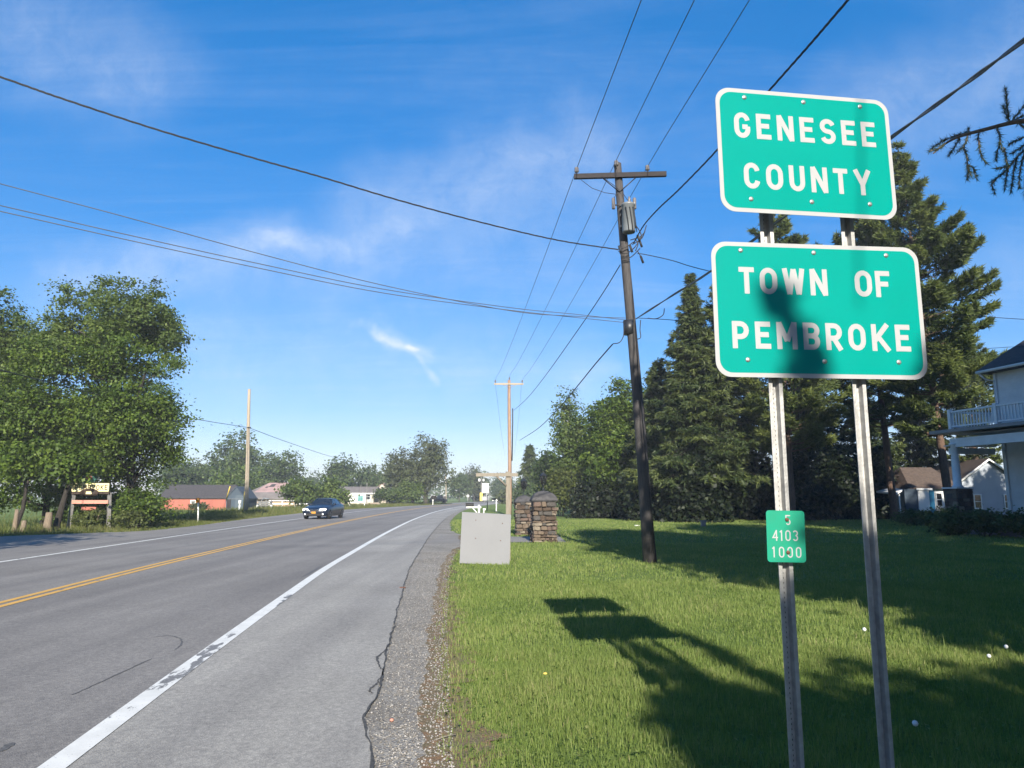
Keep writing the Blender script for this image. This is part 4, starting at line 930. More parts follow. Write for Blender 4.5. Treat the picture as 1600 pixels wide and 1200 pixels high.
def panel(label, c, yaw, w, h, rows, bolts, roll=0.0, rad=0.085, bd=0.024):
    p = MB().prism(rrect(w, h, rad), -0.0015, 0.0015).build('sign_panel', M['sign_white'], sgn, inv @ Vector(c), (0, -roll, yaw - YAW))
    p['label'] = label
    f = MB().prism(rrect(w - 2 * bd, h - 2 * bd, rad - bd * 0.6), -0.0021, -0.0017).build('green_face', M['sign_green'], p)
    for txt, x0, x1, zc in rows: word(p, txt, x0, x1, zc, 0.153)
    for x, z in bolts: link('bolt', bolt_me, p, (x, -0.0022, z))
    return p
panel('upper green sign reading GENESEE COUNTY', (1.673, 3.857, 3.518), 0.150, 1.067, 0.735, [('GENESEE', -0.430, 0.436, 0.146), ('COUNTY', -0.389, 0.384, -0.152)],
      [(-0.36, 0.316), (0, 0.316), (0.354, 0.316), (-0.355, -0.29), (0.008, -0.286), (0.365, -0.28)], roll=0.006)
panel('lower green sign reading TOWN OF PEMBROKE', (1.714, 3.922, 2.622), 0.092, 1.219, 0.766, [('TOWN', -0.457, 0.056, 0.162), ('OF', 0.218, 0.426, 0.162), ('PEMBROKE', -0.510, 0.520, -0.148)],
      [(-0.439, 0.335), (-0.013, 0.334), (0.417, 0.332), (-0.429, -0.287), (0.009, -0.289), (0.441, -0.286)])
def upost(x, y, top):
    w, dpt, t = 0.080, 0.034, 0.0045     # flanges to the front, web set back
    prof = [(-w / 2, 0), (-w / 2 + 0.021, 0), (-w / 2 + 0.026, dpt), (w / 2 - 0.026, dpt), (w / 2 - 0.021, 0), (w / 2, 0),
            (w / 2, t), (w / 2 - 0.018, t), (w / 2 - 0.0225, dpt + t), (-w / 2 + 0.0225, dpt + t), (-w / 2 + 0.018, t), (-w / 2, t)]
    n = len(prof); V = [(px, py, z) for z in (-0.4, top) for px, py in prof]
    F = [(i, (i + 1) % n, n + (i + 1) % n, n + i) for i in range(n)]
    for zo in (0, n): F += [(zo + 0, zo + 1, zo + 10, zo + 11), (zo + 1, zo + 2, zo + 9, zo + 10), (zo + 2, zo + 3, zo + 8, zo + 9), (zo + 3, zo + 4, zo + 7, zo + 8), (zo + 4, zo + 5, zo + 6, zo + 7)]
    mb = MB(); mb.add(V, F)
    p = mb.build('post', M['galv'], sgn, inv @ Vector((x, y, 0)))
    h = MB(); z = 0.05
    while z < top - 0.03:
        h.prism([(-0.006 + 0.0074 * math.cos(R(45 * i)), z + 0.0074 * math.sin(R(45 * i))) for i in range(8)], dpt - 0.0016, dpt - 0.0001); z += 0.0254
    o = h.build('bolt_holes', M['hole'], p); o['kind'] = 'stuff'
    return p
upost(1.455, 3.945, 3.82); upost(1.938, 3.99, 3.82)
mk = at(1228, 838, 3.90)
pm_ = MB().prism(rrect(0.205, 0.268, 0.016, 4), -0.001, 0.001).build('marker_plate', M['marker_green'], sgn, inv @ mk, (0, 0.02, 0.02 - YAW))
pm_['label'] = 'small green reference marker reading 5 4103 1000'
for txt, x0, x1, zc, h_ in (('5', 0.000, 0.030, 0.085, 0.052), ('4103', -0.072, 0.064, 0.004, 0.056), ('1000', -0.076, 0.078, -0.082, 0.056)): word(pm_, txt, x0, x1, zc, h_, 0.52, -0.0012, 0.12, 'numeral')
for z in (0.087, -0.083): link('bolt', MB().lathe([(0.011, 0), (0.010, -0.004), (0, -0.005)], 8, axis='y').mesh('bolt', M['rust']), pm_, (0.008, -0.0024, z))

# ------------------------------------------------------------------ utility poles
def pole(name, label, base, top, r0, r1, material, group=None):
    t = thing(name, label, 'utility pole', base, 0, group)
    d = Vector(top) - Vector(base); mb = MB()
    pts = [Vector((0, 0, -0.1)).lerp(d, f) + Vector((0.03 * math.sin(5 * f), 0, 0)) * (r0 > 0.12) for f in np.linspace(0, 1, 9)]
    mb.tube(pts, [r0 + (r1 - r0) * f for f in np.linspace(0, 1, 9)], 14); mb.build('shaft', material, t)
    return t
YP = gnd(1015, 880).y
b1 = gnd(1015, 880); t1 = at(966.5, 256, YP)
P1 = pole('utility_pole', 'dark leaning wooden utility pole with transformer, standing on the lawn', b1, t1, 0.158, 0.098, M['pole_grey'])
loc1 = lambda p: Vector(p) - b1
def insulator(parent, p, s=1.0):
    link('insulator', MB().lathe([(0.015 * s, -0.02), (0.015 * s, 0.05 * s), (0.05 * s, 0.06 * s), (0.065 * s, 0.10 * s), (0.035 * s, 0.12 * s), (0.06 * s, 0.15 * s), (0.045 * s, 0.19 * s), (0.0, 0.21 * s)], 12).mesh('insulator', M['porcelain']), parent, p)
ca, cb = at(897, 276, YP - 0.10), at(1041, 272, YP - 0.16); mid = (ca + cb) / 2; ax = (cb - ca); ln = ax.length
rotm = ax.to_track_quat('X', 'Z').to_matrix()
arm = MB().box((0, 0, 0), (ln, 0.095, 0.125)).build('crossarm', M['pole_dark'], P1, loc1(mid)); arm.rotation_mode = 'QUATERNION'; arm.rotation_quaternion = ax.to_track_quat('X', 'Z')
INS = []
for f in (0.03, 0.80):
    insulator(arm, (ln * (f - 0.5), 0, 0.06)); INS.append(ca.lerp(cb, f) + Vector((0, 0, 0.22)))
insulator(P1, loc1(at(963, 262, YP - 0.1)), 1.0); INS.insert(1, at(963, 250, YP - 0.1))
for px in (940, 994):
    a, b = at(px, 277, YP - 0.14), at(968, 300, YP - 0.10); MB().tube([loc1(a), loc1(b)], 0.014, 6).build('brace', M['iron'], P1)
tc_ = at(982, 341, YP - 0.30); hh = 0.38
tr = MB().lathe([(0.0, -hh), (0.155, -hh), (0.165, -hh + 0.03), (0.165, hh - 0.06), (0.18, hh - 0.05), (0.18, hh - 0.01), (0.17, hh), (0.06, hh + 0.05), (0, hh + 0.055)], 20)
TR = tr.build('transformer', M['transformer'], P1, loc1(tc_))
for z in (0.15, -0.15): MB().box((-0.13, 0.20, z), (0.10, 0.16, 0.06)).build('bracket', M['iron'], TR)
MB().lathe([(0.03, 0), (0.05, 0.03), (0.03, 0.05), (0.05, 0.08), (0.03, 0.1), (0.02, 0.16)], 10).build('bushing', M['porcelain'], TR, (0.03, 0, hh + 0.04))
for k, dx in enumerate((-0.10, 0.0, 0.09)):
    MB().tube([(dx, -0.15, hh - 0.14), (dx + 0.01, -0.20, hh - 0.16), (dx + 0.05, -0.20, -0.1), (dx + 0.08, -0.18, -hh - 0.05)], 0.011, 5).build('lead', M['wire'], TR)
for px, lab in ((958.5, 0), (991.5, 1)):
    c_ = at(px, 318, YP - 0.2)
    MB().lathe([(0.035, -0.15), (0.045, -0.13), (0.045, 0.13), (0.02, 0.16)], 10).build('fuse_cutout', M['porcelain'], P1, loc1(c_))
MB().tube([loc1(at(959, 320, YP - 0.2)), loc1(at(975, 322, YP - 0.1)), loc1(at(991, 320, YP - 0.2))], 0.018, 6).build('cutout_bar', M['iron'], P1)
for L_ in [[(908, 281), (925, 294), (945, 301), (966, 304)], [(966, 300), (962, 305), (959, 310)], [(940, 276), (960, 290), (972, 300), (980, 312)]]:
    MB().tube([loc1(at(a, b, YP - 0.16)) for a, b in L_], 0.008, 5).build('jumper_wire', M['wire'], P1)
MB().tube([loc1(at(997, 600, YP - 0.19)) + Vector((0.05, 0, 0)), loc1(at(1009, 740, YP - 0.2)) + Vector((0.05, 0, 0)), loc1(b1) + Vector((0.155, -0.06, 0.02))], 0.016, 6).build('ground_wire', M['wire'], P1)
MB().lathe([(0.145, -0.18), (0.15, 0.18)], 14).build('metal_band', M['iron'], P1, loc1(at(983, 512, YP)))
# splice cluster where the cables meet the pole
sp = MB()
for L_ in [[(966, 389), (978, 386), (990, 378)], [(966, 392), (978, 396), (992, 386), (1003, 368)], [(972, 400), (985, 402), (1000, 388)], [(988, 382), (1003, 372), (1010, 352)], [(996, 392), (1002, 402), (1006, 410)],
           [(992, 350), (1000, 362), (1003, 372)], [(968, 394), (974, 403), (984, 405)], [(992, 374), (997, 380), (993, 392)], [(985, 375), (1000, 370), (1008, 362)]]:
    sp.tube(catmull([loc1(at(a, b, YP - 0.22)) for a, b in L_], 4), 0.013, 5)
for px, py in ((992, 350), (1003, 405), (998, 372), (986, 388), (969, 389), (1001, 380)): sp.tube([loc1(at(px - 2, py - 5, YP - 0.24)), loc1(at(px + 2, py + 6, YP - 0.24))], 0.03, 6)
sp.build('splice_cluster', M['wire'], P1)
sp = MB()
for L_ in [[(1038, 482), (1036, 492), (1025, 498), (1012, 497)], [(1001, 500), (1000, 515), (1001, 527), (996, 530)], [(975, 508), (974, 525), (968, 535), (958, 537)]]:
    MB().tube(catmull([loc1(at(a, b, YP - 0.2)) for a, b in L_], 4), 0.012, 5).build('hanging_loop', M['wire'], P1)
# second pole
B2 = gnd(796, 806); Y2 = B2.y
P2 = pole('utility_pole', 'tan utility pole with pale crossarm behind the real estate post', B2, at(796, 594, Y2), 0.17, 0.125, M['pole_tan'])
l2 = lambda p: Vector(p) - B2
a2, c2 = at(772, 600, Y2 - 0.15), at(818, 600, Y2 - 0.15)
MB().box((0, 0, 0), ((c2 - a2).length, 0.10, 0.14)).build('crossarm', M['pole_pale'], P2, l2((a2 + c2) / 2))
for px in (774, 816): insulator(P2, l2(at(px, 598.5, Y2 - 0.15)), 1.2)
insulator(P2, l2(at(796, 594, Y2)), 1.2)
for px in (785, 807): MB().tube([l2(at(px, 601, Y2 - 0.2)), l2(at(796, 606, Y2 - 0.15))], 0.02, 5).build('brace', M['pole_pale'], P2)
MB().tube([l2(at(801, 638, Y2 - 0.1)), l2(at(801, 660, Y2 - 0.1)), l2(at(800, 720, Y2 - 0.1))], 0.05, 5).build('riser_cable', M['wire'], P2)
# poles along the left side
BL = gnd(384, 803); YL = BL.y
PL = pole('utility_pole', 'bare tan utility pole left of the oncoming car, before the blue shed', BL, at(390, 608, YL), 0.20, 0.13, M['pole_pale'])
MB().tube([at(388, 668, YL - 0.15) - BL + Vector((-0.1, 0, 0)), at(388, 668, YL - 0.15) - BL + Vector((0.25, 0, 0))], 0.05, 6).build('clamp', M['iron'], PL)
MB().tube([Vector((-0.2, -0.1, 0)), Vector((-0.18, -0.1, 2.0))], 0.05, 6).build('cable_guard', M['yellow'], PL)
for px, pyt, Y, tx, lab, m_ in ((635, 718, 160, 638, 'pale slightly leaning pole by the big tree at the bend', 'pole_pale'), (697, 736, 188, 696.5, 'smaller pale pole right of the big bend tree', 'pole_pale'),
                                (752, 745, 200, 752, 'slim pole with lamp beside the white pole sign', 'grey_wood'), (765, 760, 230, 765, 'short grey pole just right of the white pole sign', 'grey_wood'), (773, 764, 260, 773, 'thin far pole before the mid distance trees', 'grey_wood'), (779, 769, 290, 779, 'thinnest far pole left of the real estate post', 'grey_wood'),
                                (538, 720, 170, 538, 'thin grey pole against trees behind the car', 'grey_wood'), (573.5, 754, 118, 573.5, 'brown post in front of the white building', 'grey_wood'), (564, 758, 122, 564, 'grey flue post above the white building roof', 'grey_wood')):
    bb = at(px, 775, Y); bb.z = 0; r_ = 0.15 if Y < 200 else 0.13
    if px in (573.5, 564): r_ = 0.07
    pp_ = pole('utility_pole', lab, bb, at(tx, pyt, Y), r_ * 1.1, r_ * 0.8, M[m_], 'distant poles along the road')
    if px == 752:
        MB().box((-0.55, -0.1, at(752, 750, Y).z), (0.5, 0.5, 0.7)).build('street_light', M['white'], pp_); MB().box((0.6, -0.1, at(752, 750, Y).z), (0.4, 0.4, 0.6)).build('street_light', M['white'], pp_)
        MB().box((0, -0.16, 1.4), (0.75, 0.25, 2.2)).build('guard_sleeve', M['yellow'], pp_)

# ------------------------------------------------------------------ wires
def wire(label, pts, r, m_='wire', group=None, name='power_line', n=8, cat='power line', twist=0, spread=0.0):
    C_ = catmull(pts, n); mb = MB()
    if twist:
        D = []
        for k in range(twist):
            Q = []
            for i, p in enumerate(C_):
                th = i * 0.9 + 2 * math.pi * k / twist; Q.append(p + Vector((math.cos(th) * spread * 0.5, math.cos(th) * spread * 0.5, math.sin(th) * spread)))
            mb.tube(Q, r, 5, cap=False)
    else: mb.tube(C_, r, 6, cap=False)
    return tag(mb.build(name, M[m_]), label, cat, group)
def vplane(A, B):
    A, B = Vector(A), Vector(B); nx, ny = B.y - A.y, A.x - B.x; c = nx * A.x + ny * A.y
    def f(px, py):
        r = ray(px, py); t = c / (nx * r.x + ny * r.y); return Vector((r.x * t, r.y * t, EYE + r.z * t))
    return f
def sagged(A, B, s, n=6): return [A.lerp(B, i / n) - Vector((0, 0, 4 * s * (i / n) * (1 - i / n))) for i in range(n + 1)]
TOPPX = [(1002, 0), (1085, 0), (1171, 0)]; E2 = [(774, 596), (796, 590), (816, 596)]; E3 = [(789, 712), (796, 710), (803, 712)]
for I, tp, e2, e3, w_ in zip(INS, TOPPX, E2, E3, ('left', 'middle', 'right')):
    Q = at(tp[0], tp[1], 10.4); far = I + (Q - I) * 3.3
    p2 = at(e2[0], e2[1], Y2 - 0.15); p3 = at(e3[0], e3[1], 100)
    wire(f'thin high wire over the {w_} insulator of the leaning pole', [far, Q] + sagged(I, p2, 0.25)[0:] + sagged(p2, p3, 0.5)[1:], 0.0085, 'wire_alu', 'high wires along the road')
A_ = at(990, 380, YP - 0.2); B_ = at(1325, 0, 7.6); f = vplane(A_, B_)
L_ = [A_] + [f(*q) for q in ((1006, 352), (1030, 325), (1062, 295), (1118, 237), (1205, 138), (1265, 70), (1325, 0))]
wire('twisted black cable passing up behind the top sign panel', L_ + [L_[-1] + (L_[-1] - L_[-2]) * 2], 0.009, 'wire', twist=3, spread=0.011, n=14)
A_ = at(969, 414, YP - 0.1); B_ = at(803, 641, Y2 - 0.1); f = vplane(A_, B_)
wire('cable sloping left from below the transformer to the tan pole', [A_] + [f(*q) for q in ((940, 461), (900, 520), (850, 590), (823, 623))] + [B_], 0.014)
A_ = at(994, 498, YP - 0.18); B_ = at(1600, 63, 5.6); f = vplane(A_, B_)
L_ = [A_] + [f(*q) for q in ((1050, 462), (1110, 424), (1250, 321), (1395, 213), (1500, 137), (1600, 63))]
L_ += [L_[-1] + (L_[-1] - L_[-2]) * 2]
wire('thick grey cable bundle running out at the right border', L_, 0.012, 'cable_grey', twist=2, spread=0.013, n=5, cat='cable', name='overhead_cable')
A_ = at(957, 538, YP - 0.2); B_ = at(812, 688, Y2 - 0.1); f = vplane(A_, B_)
wire('lowest sagging cable from the leaning pole to the tan pole', [A_] + [f(*q) for q in ((930, 569), (900, 606), (870, 641), (840, 670))] + [B_], 0.017, cat='cable', name='overhead_cable')
A_ = at(966, 390, YP); B_ = at(0, 120, 9.8); f = vplane(A_, B_)
L_ = [f(*q) for q in ((0, 120), (100, 155), (250, 204), (400, 248), (500, 276), (620, 312), (750, 347), (870, 375))]
wire('twisted dark cable crossing the road high across the sky', [L_[0] * 1 + (L_[0] - L_[1]) * 3] + L_ + [A_], 0.009, 'wire', twist=3, spread=0.010, n=14)
for q, e, w_ in (([(0, 287), (200, 340), (400, 395), (600, 446), (800, 486), (900, 494)], (980, 497), 'upper'), ([(0, 321), (200, 367), (400, 411), (600, 452), (800, 481), (900, 491)], (979, 500), 'middle'),
                 ([(0, 330), (200, 375), (400, 418), (600, 458), (800, 485), (900, 496)], (977, 504), 'lowest')):
    A_ = at(e[0], e[1], YP); B_ = at(q[0][0], q[0][1], 10.2); f = vplane(A_, B_); L_ = [f(*z) for z in q]
    wire(f'{w_} of three thin wires crossing above the road', [L_[0] + (L_[0] - L_[1]) * 2] + L_ + [A_], 0.0075, 'wire_alu', 'three thin wires across the road', cat='wire', name='overhead_wire')
A_ = at(996, 396, YP); B_ = at(1600, 498, 24); f = vplane(A_, B_)
wire('service wire running right from the transformer pole past the pine', [A_] + [f(*q) for q in ((1010, 398), (1050, 407), (1110, 424), (1300, 466), (1450, 487), (1600, 499), (1700, 503))], 0.010, 'wire')
A_ = at(998, 497, YP); B_ = at(1600, 541, 26); f = vplane(A_, B_)
wire('lower service wire running right behind the signs to the house', [A_] + [f(*q) for q in ((1020, 498), (1060, 501), (1110, 508), (1300, 533), (1480, 546), (1600, 541))], 0.009, 'wire')
A_ = at(388, 668, YL - 0.1); B_ = at(0, 578, 28); f = vplane(A_, B_)
L_ = [f(*q) for q in ((0, 578), (100, 603), (190, 627), (275, 649), (330, 659))]
wire('black wire from the left pole into the roadside trees', [L_[0] + (L_[0] - L_[1]) * 2] + L_ + [A_], 0.022, 'wire')
B_ = at(637, 726, 159); f = vplane(A_, B_)
wire('black wire from the left pole on towards the bend', [A_] + [f(*q) for q in ((450, 691), (520, 714), (580, 727))] + [B_], 0.024, 'wire')

# ------------------------------------------------------------------ real estate post, loose board
post_b = gnd(794, 876); Yb = post_b.y
t = thing('sign_post', 'wooden real estate sign post with a long horizontal arm', 'sign post', post_b)
zt = at(796, 737, Yb).z
MB().box((0, 0, zt / 2 - 0.1), (0.115, 0.115, zt + 0.2)).build('post', M['post_wood'], t)
aL, aR = at(744, 742, Yb) - post_b, at(809, 741, Yb) - post_b
MB().box(((aL.x + aR.x) / 2, -0.08, aL.z), (aR.x - aL.x, 0.045, 0.085)).build('arm', M['post_wood'], t)
MB().tube([(-0.05, -0.08, aL.z - 0.28), (-0.3, -0.08, aL.z - 0.03)], 0.025, 4).build('brace', M['post_wood'], t)
bl, brr = gnd(718, 881), gnd(797, 882)
yb_ = min(bl.y, brr.y)
BLp, BRp, TLp, TRp = at(718, 880, yb_ - 0.02), at(796, 883, yb_ - 0.02), at(722, 800, yb_ + 0.30), at(798.5, 804, yb_ + 0.32)
ctr = (BLp + BRp) / 2
bd = tag(MB().add([v - ctr for v in (BLp, BRp, TRp, TLp)] + [v - ctr + Vector((0, 0.02, 0.004)) for v in (BLp, BRp, TRp, TLp)], [(0, 1, 2, 3), (7, 6, 5, 4), (0, 4, 5, 1), (1, 5, 6, 2), (2, 6, 7, 3), (3, 7, 4, 0)]).build('plain_board', M['board'], None, ctr),
         'blank grey square board leaning against the real estate post', 'board')
for px, py in ((742, 812), (784, 815), (743, 841), (782, 843)):
    u_ = (px - 720) / 77; v_ = (py - 800) / 81
    p = (TLp.lerp(TRp, u_)).lerp(BLp.lerp(BRp, u_), v_) - ctr
    MB().lathe([(0.012, 0.0), (0.012, -0.006), (0, -0.008)], 8, axis='y').build('screw', M['rust'], bd, p)

# ------------------------------------------------------------------ stone gate pillars
def stone_mesh(i):
    bm = MB(); rr = random.Random(i); V = []; nseg = 4
    for z in (-0.5, -0.36, 0.36, 0.5):
        k = 0.80 if abs(z) > 0.4 else 1.0
        for (x, y) in ((-.5, -.4), (-.38, -.5), (.38, -.5), (.5, -.4), (.5, .4), (.38, .5), (-.38, .5), (-.5, .4)):
            V.append((x * k * rr.uniform(.88, 1.08), y * k * rr.uniform(.88, 1.1), z * rr.uniform(.9, 1.08)))
    F = [(j * 8 + k, j * 8 + (k + 1) % 8, (j + 1) * 8 + (k + 1) % 8, (j + 1) * 8 + k) for j in range(3) for k in range(8)] + [tuple(range(7, -1, -1)), tuple(range(24, 32))]
    return V, F
SM = []
for i in range(15):
    V, F = stone_mesh(i); me = bpy.data.meshes.new('stone'); me.from_pydata(V, [], F); me.materials.append(STONES[i % 5]); me.update(); SM.append(me)
def pillar(label, px0, px1, pyb, pytop, capz, lampz, group):
    Y = gnd((px0 + px1) / 2, pyb).y; a, b = at(px0, pyb, Y), at(px1, pyb, Y); w = (b.x - a.x) * 0.93; hgt = at(px0, pytop, Y).z
    t = thing('stone_pillar', label, 'gate pillar', ((a.x + b.x) / 2, Y + w / 2, 0), R(4), group)
    MB().box((0, 0, hgt / 2 - 0.1), (w - 0.15, w - 0.15, hgt + 0.2)).build('core', M['mortar'], t)
    z = 0.0
    while z < hgt - 0.03:
        ch = random.uniform(0.06, 0.19); ch = min(ch, hgt - z)
        for side in range(4):
            s = -w / 2
            while s < w / 2 - 0.02:
                sl = min(random.uniform(0.12, 0.34), w / 2 - s); 
                if w / 2 - s - sl < 0.08: sl = w / 2 - s
                q = s + sl / 2; off = w / 2 - 0.075 + random.uniform(-0.02, 0.045); th = R(90 * side)
                x, y = q, -off; X, Y_ = x * math.cos(th) - y * math.sin(th), x * math.sin(th) + y * math.cos(th)
                o = link('stone', random.choice(SM), t, (X, Y_, z + ch / 2), (random.uniform(-.08, .08), random.uniform(-.10, .10), th + random.uniform(-.06, .06)))
                o.scale = (max(0.05, sl - 0.008) * random.uniform(0.9, 1.05), random.uniform(0.15, 0.22), max(0.05, ch - 0.006) * random.uniform(0.72, 1.12)); s += sl
        z += ch
    cap = MB(); c0 = w / 2 + 0.06
    dh = capz - hgt; prof = [(c0 - 0.03, hgt - 0.02), (c0, hgt + 0.03), (c0 - 0.05, hgt + dh * 0.4), (c0 - 0.14, hgt + dh * 0.72), (c0 - 0.28, hgt + dh * 0.94), (0.08, capz)]
    V = []
    for r_, zz in prof: V += [(-r_, -r_, zz), (r_, -r_, zz), (r_, r_, zz), (-r_, r_, zz)]
    cap.add(V, [(i * 4 + k, i * 4 + (k + 1) % 4, (i + 1) * 4 + (k + 1) % 4, (i + 1) * 4 + k) for i in range(len(prof) - 1) for k in range(4)] + [(3, 2, 1, 0), tuple(20 + k for k in range(4))])
    cap.build('cap', M['slate'], t)
    lh = lampz - capz
    lam = MB().lathe([(0.05, 0), (0.05, 0.02), (0.018, 0.03), (0.018, lh * 0.30), (0.06, lh * 0.32), (0.075, lh * 0.36)], 8).lathe([(0.15, lh * 0.80), (0.06, lh * 0.93), (0.02, lh * 0.95), (0.02, lh), (0, lh)], 6, smooth=False)
    for k in range(6):
        th = R(60 * k); lam.tube([(0.075 * math.cos(th), 0.075 * math.sin(th), lh * 0.36), (0.135 * math.cos(th), 0.135 * math.sin(th), lh * 0.80)], 0.009, 4)
    ln_ = lam.build('lantern', M['iron'], t, (0, 0, capz))
    MB().lathe([(0.068, lh * 0.37), (0.125, lh * 0.79)], 6, smooth=False).build('glass', M['glass'], ln_)
    return t
pillar('nearer stone gate pillar topped by a black lantern', 831, 870, 848, 783, at(850, 767, 25.6).z, at(850, 737, 25.6).z, None)
pillar('farther stone gate pillar, partly behind the real estate board', 805, 833, 837, 785, at(819, 774, 30).z, at(819, 746, 30).z, None)
tag(MB().box((0, 0, 0.15), (0.05, 0.05, 0.6)).build('garden_stake', M['iron'], None, gnd(869, 828)), 'short black stake beside the nearer stone pillar', 'stake')

# ------------------------------------------------------------------ oncoming car
def make_car(label, loc, rz):
    t = thing('sedan_car', label, 'car', loc, rz)
    # stations: y, half width, z bottom, z waist, z top of lower body, half width at top
    S = [(-2.30, 0.60, 0.34, 0.50, 0.60, 0.52), (-2.24, 0.76, 0.26, 0.48, 0.66, 0.66), (-2.08, 0.86, 0.22, 0.50, 0.74, 0.74), (-1.75, 0.90, 0.20, 0.54, 0.82, 0.76), (-1.2, 0.91, 0.20, 0.60, 0.90, 0.77), (-0.72, 0.91, 0.20, 0.62, 0.96, 0.79),
         (0.2, 0.91, 0.20, 0.64, 0.97, 0.79), (1.2, 0.91, 0.20, 0.66, 0.99, 0.78), (1.7, 0.90, 0.22, 0.68, 1.02, 0.74), (2.15, 0.85, 0.28, 0.66, 0.98, 0.68), (2.28, 0.72, 0.36, 0.62, 0.88, 0.58)]
    V = []; n = 11
    for y, w, zb, zw, zt, wt in S:
        half = [(0, zb), (w * 0.86, zb), (w * 0.97, zb + 0.08), (w, zw), (w * 0.975, zw + (zt - zw) * 0.55), (wt + (w - wt) * 0.3, zt - 0.02), (wt * 0.92, zt + 0.012), (0, zt + 0.04)]
        ring = half + [(-x, z) for x, z in half[-2:0:-1]]
        V += [(x, y, z) for x, z in ring]
    m_ = len(ring); F = [(i * m_ + k, (i + 1) * m_ + k, (i + 1) * m_ + (k + 1) % m_, i * m_ + (k + 1) % m_) for i in range(len(S) - 1) for k in range(m_)]
    F += [tuple(range(m_)), tuple(range((len(S) - 1) * m_ + m_ - 1, (len(S) - 1) * m_ - 1, -1))]
    MB().add(V, F, True).build('body', M['carpaint'], t)
    G_ = [(-0.78, 0.76, 0.97, 0.97), (-0.02, 0.56, 0.97, 1.40), (0.45, 0.55, 0.98, 1.425), (1.0, 0.54, 0.99, 1.40), (1.78, 0.66, 1.02, 1.05)]
    def q(pts, name, m2, off=0.0):
        return MB().add(pts, [tuple(range(len(pts)))]).build(name, M[m2], t)
    wb = [0.78, 0.79, 0.79, 0.78, 0.70]
    roof = []
    for (y, w, zb, zt) in G_[1:4]: roof += [(-w, y, zt - 0.02), (-w * 0.5, y, zt + 0.012), (w * 0.5, y, zt + 0.012), (w, y, zt - 0.02)]
    MB().add(roof, [(i * 4 + k, i * 4 + k + 1, (i + 1) * 4 + k + 1, (i + 1) * 4 + k) for i in range(2) for k in range(3)], True).build('roof', M['carpaint'], t)
    q([(-0.73, -0.74, 0.985), (0.73, -0.74, 0.985), (0.53, -0.04, 1.385), (0.28, -0.04, 1.405), (-0.28, -0.04, 1.405), (-0.53, -0.04, 1.385)], 'windshield', 'carglass')
    q([(0.62, 1.76, 1.05), (-0.62, 1.76, 1.05), (-0.51, 1.02, 1.375), (0.51, 1.02, 1.375)], 'rear_window', 'carglass')
    for s in (-1, 1):
        MB().tube([(s * 0.775, -0.80, 0.97), (s * 0.56, -0.02, 1.385), (s * 0.55, 0.45, 1.41), (s * 0.545, 1.0, 1.385), (s * 0.67, 1.80, 1.03)], [0.03, 0.028, 0.026, 0.03, 0.035], 6).build('roof_pillar', M['carpaint'], t)
        q([(s * 0.77, -0.72, 0.975), (s * 0.785, 0.30, 0.985), (s * 0.555, 0.30, 1.40), (s * 0.565, 0.0, 1.375)], 'side_window', 'carglass')
        q([(s * 0.785, 0.34, 0.985), (s * 0.74, 1.50, 1.02), (s * 0.56, 1.05, 1.36), (s * 0.555, 0.34, 1.40)], 'side_window', 'carglass')
        for y in (-1.42, 1.40):
            wc = MB().lathe([(0.23, -0.11), (0.315, -0.10), (0.33, -0.06), (0.33, 0.06), (0.315, 0.10), (0.23, 0.11)], 20, axis='x').build('wheel', M['rubber'], t, (s * 0.80, y, 0.33))
            rm = MB().lathe([(0.0, 0.09), (0.07, 0.10), (0.075, 0.085), (0.20, 0.085), (0.235, 0.105), (0.24, 0.07)], 16, axis='x')
            for k in range(5): th = R(72 * k); rm.tube([(0.10, 0.05 * math.cos(th), 0.05 * math.sin(th)), (0.10, 0.21 * math.cos(th), 0.21 * math.sin(th))], 0.022, 5)
            ro = rm.build('rim', M['rim'], wc); ro.scale = (s, 1, 1)
        MB().add([(s * 0.38, -2.325, 0.585), (s * 0.80, -2.235, 0.585), (s * 0.845, -2.15, 0.70), (s * 0.68, -2.19, 0.745), (s * 0.38, -2.285, 0.70)], [(0, 1, 2, 3, 4)]).build('headlight', M['lamp'], t)
        MB().lathe([(0.055, -2.275), (0.05, -2.29), (0, -2.29)], 10, (s * 0.62, 0, 0.345), axis='y').build('fog_light', M['lamp'], t)
        MB().lathe([(0.0, -0.12), (0.08, -0.10), (0.085, 0.0), (0.06, 0.08), (0, 0.09)], 10, axis='x').build('mirror', M['carpaint'], t, (s * 0.93, -0.55, 1.0))
        MB().add([(s * 0.04, -2.325, 0.535), (s * 0.33, -2.305, 0.535), (s * 0.30, -2.29, 0.65), (s * 0.04, -2.305, 0.655)], [(0, 1, 2, 3)]).build('grille', M['blackplastic'], t)
        MB().tube([(s * 0.03, -2.335, 0.53), (s * 0.34, -2.312, 0.53), (s * 0.31, -2.295, 0.658), (s * 0.03, -2.315, 0.662)], 0.013, 5).build('grille_frame', M['chrome'], t)
    MB().prism([(-0.52, 0.25), (0.52, 0.25), (0.48, 0.40), (-0.48, 0.40)], -2.325, -2.26).build('air_intake', M['blackplastic'], t)
    MB().box((0, -2.345, 0.455), (0.30, 0.012, 0.14)).build('licence_plate', M['plate'], t)
    MB().box((0.25, -0.60, 1.02), (0.14, 0.02, 0.05)).build('windshield_sticker', M['white'], t)
    return t
cl, cr = gnd(471, 811.5), gnd(521, 812)
cy_ = 50.5
cx0, cx1 = at(469, 811, cy_).x, at(515, 811, cy_).x
make_car('dark blue sedan with headlights on coming round the bend', ((cx0 + cx1) / 2 + 0.05, cy_ + 2.2, 0.02), R(-3))

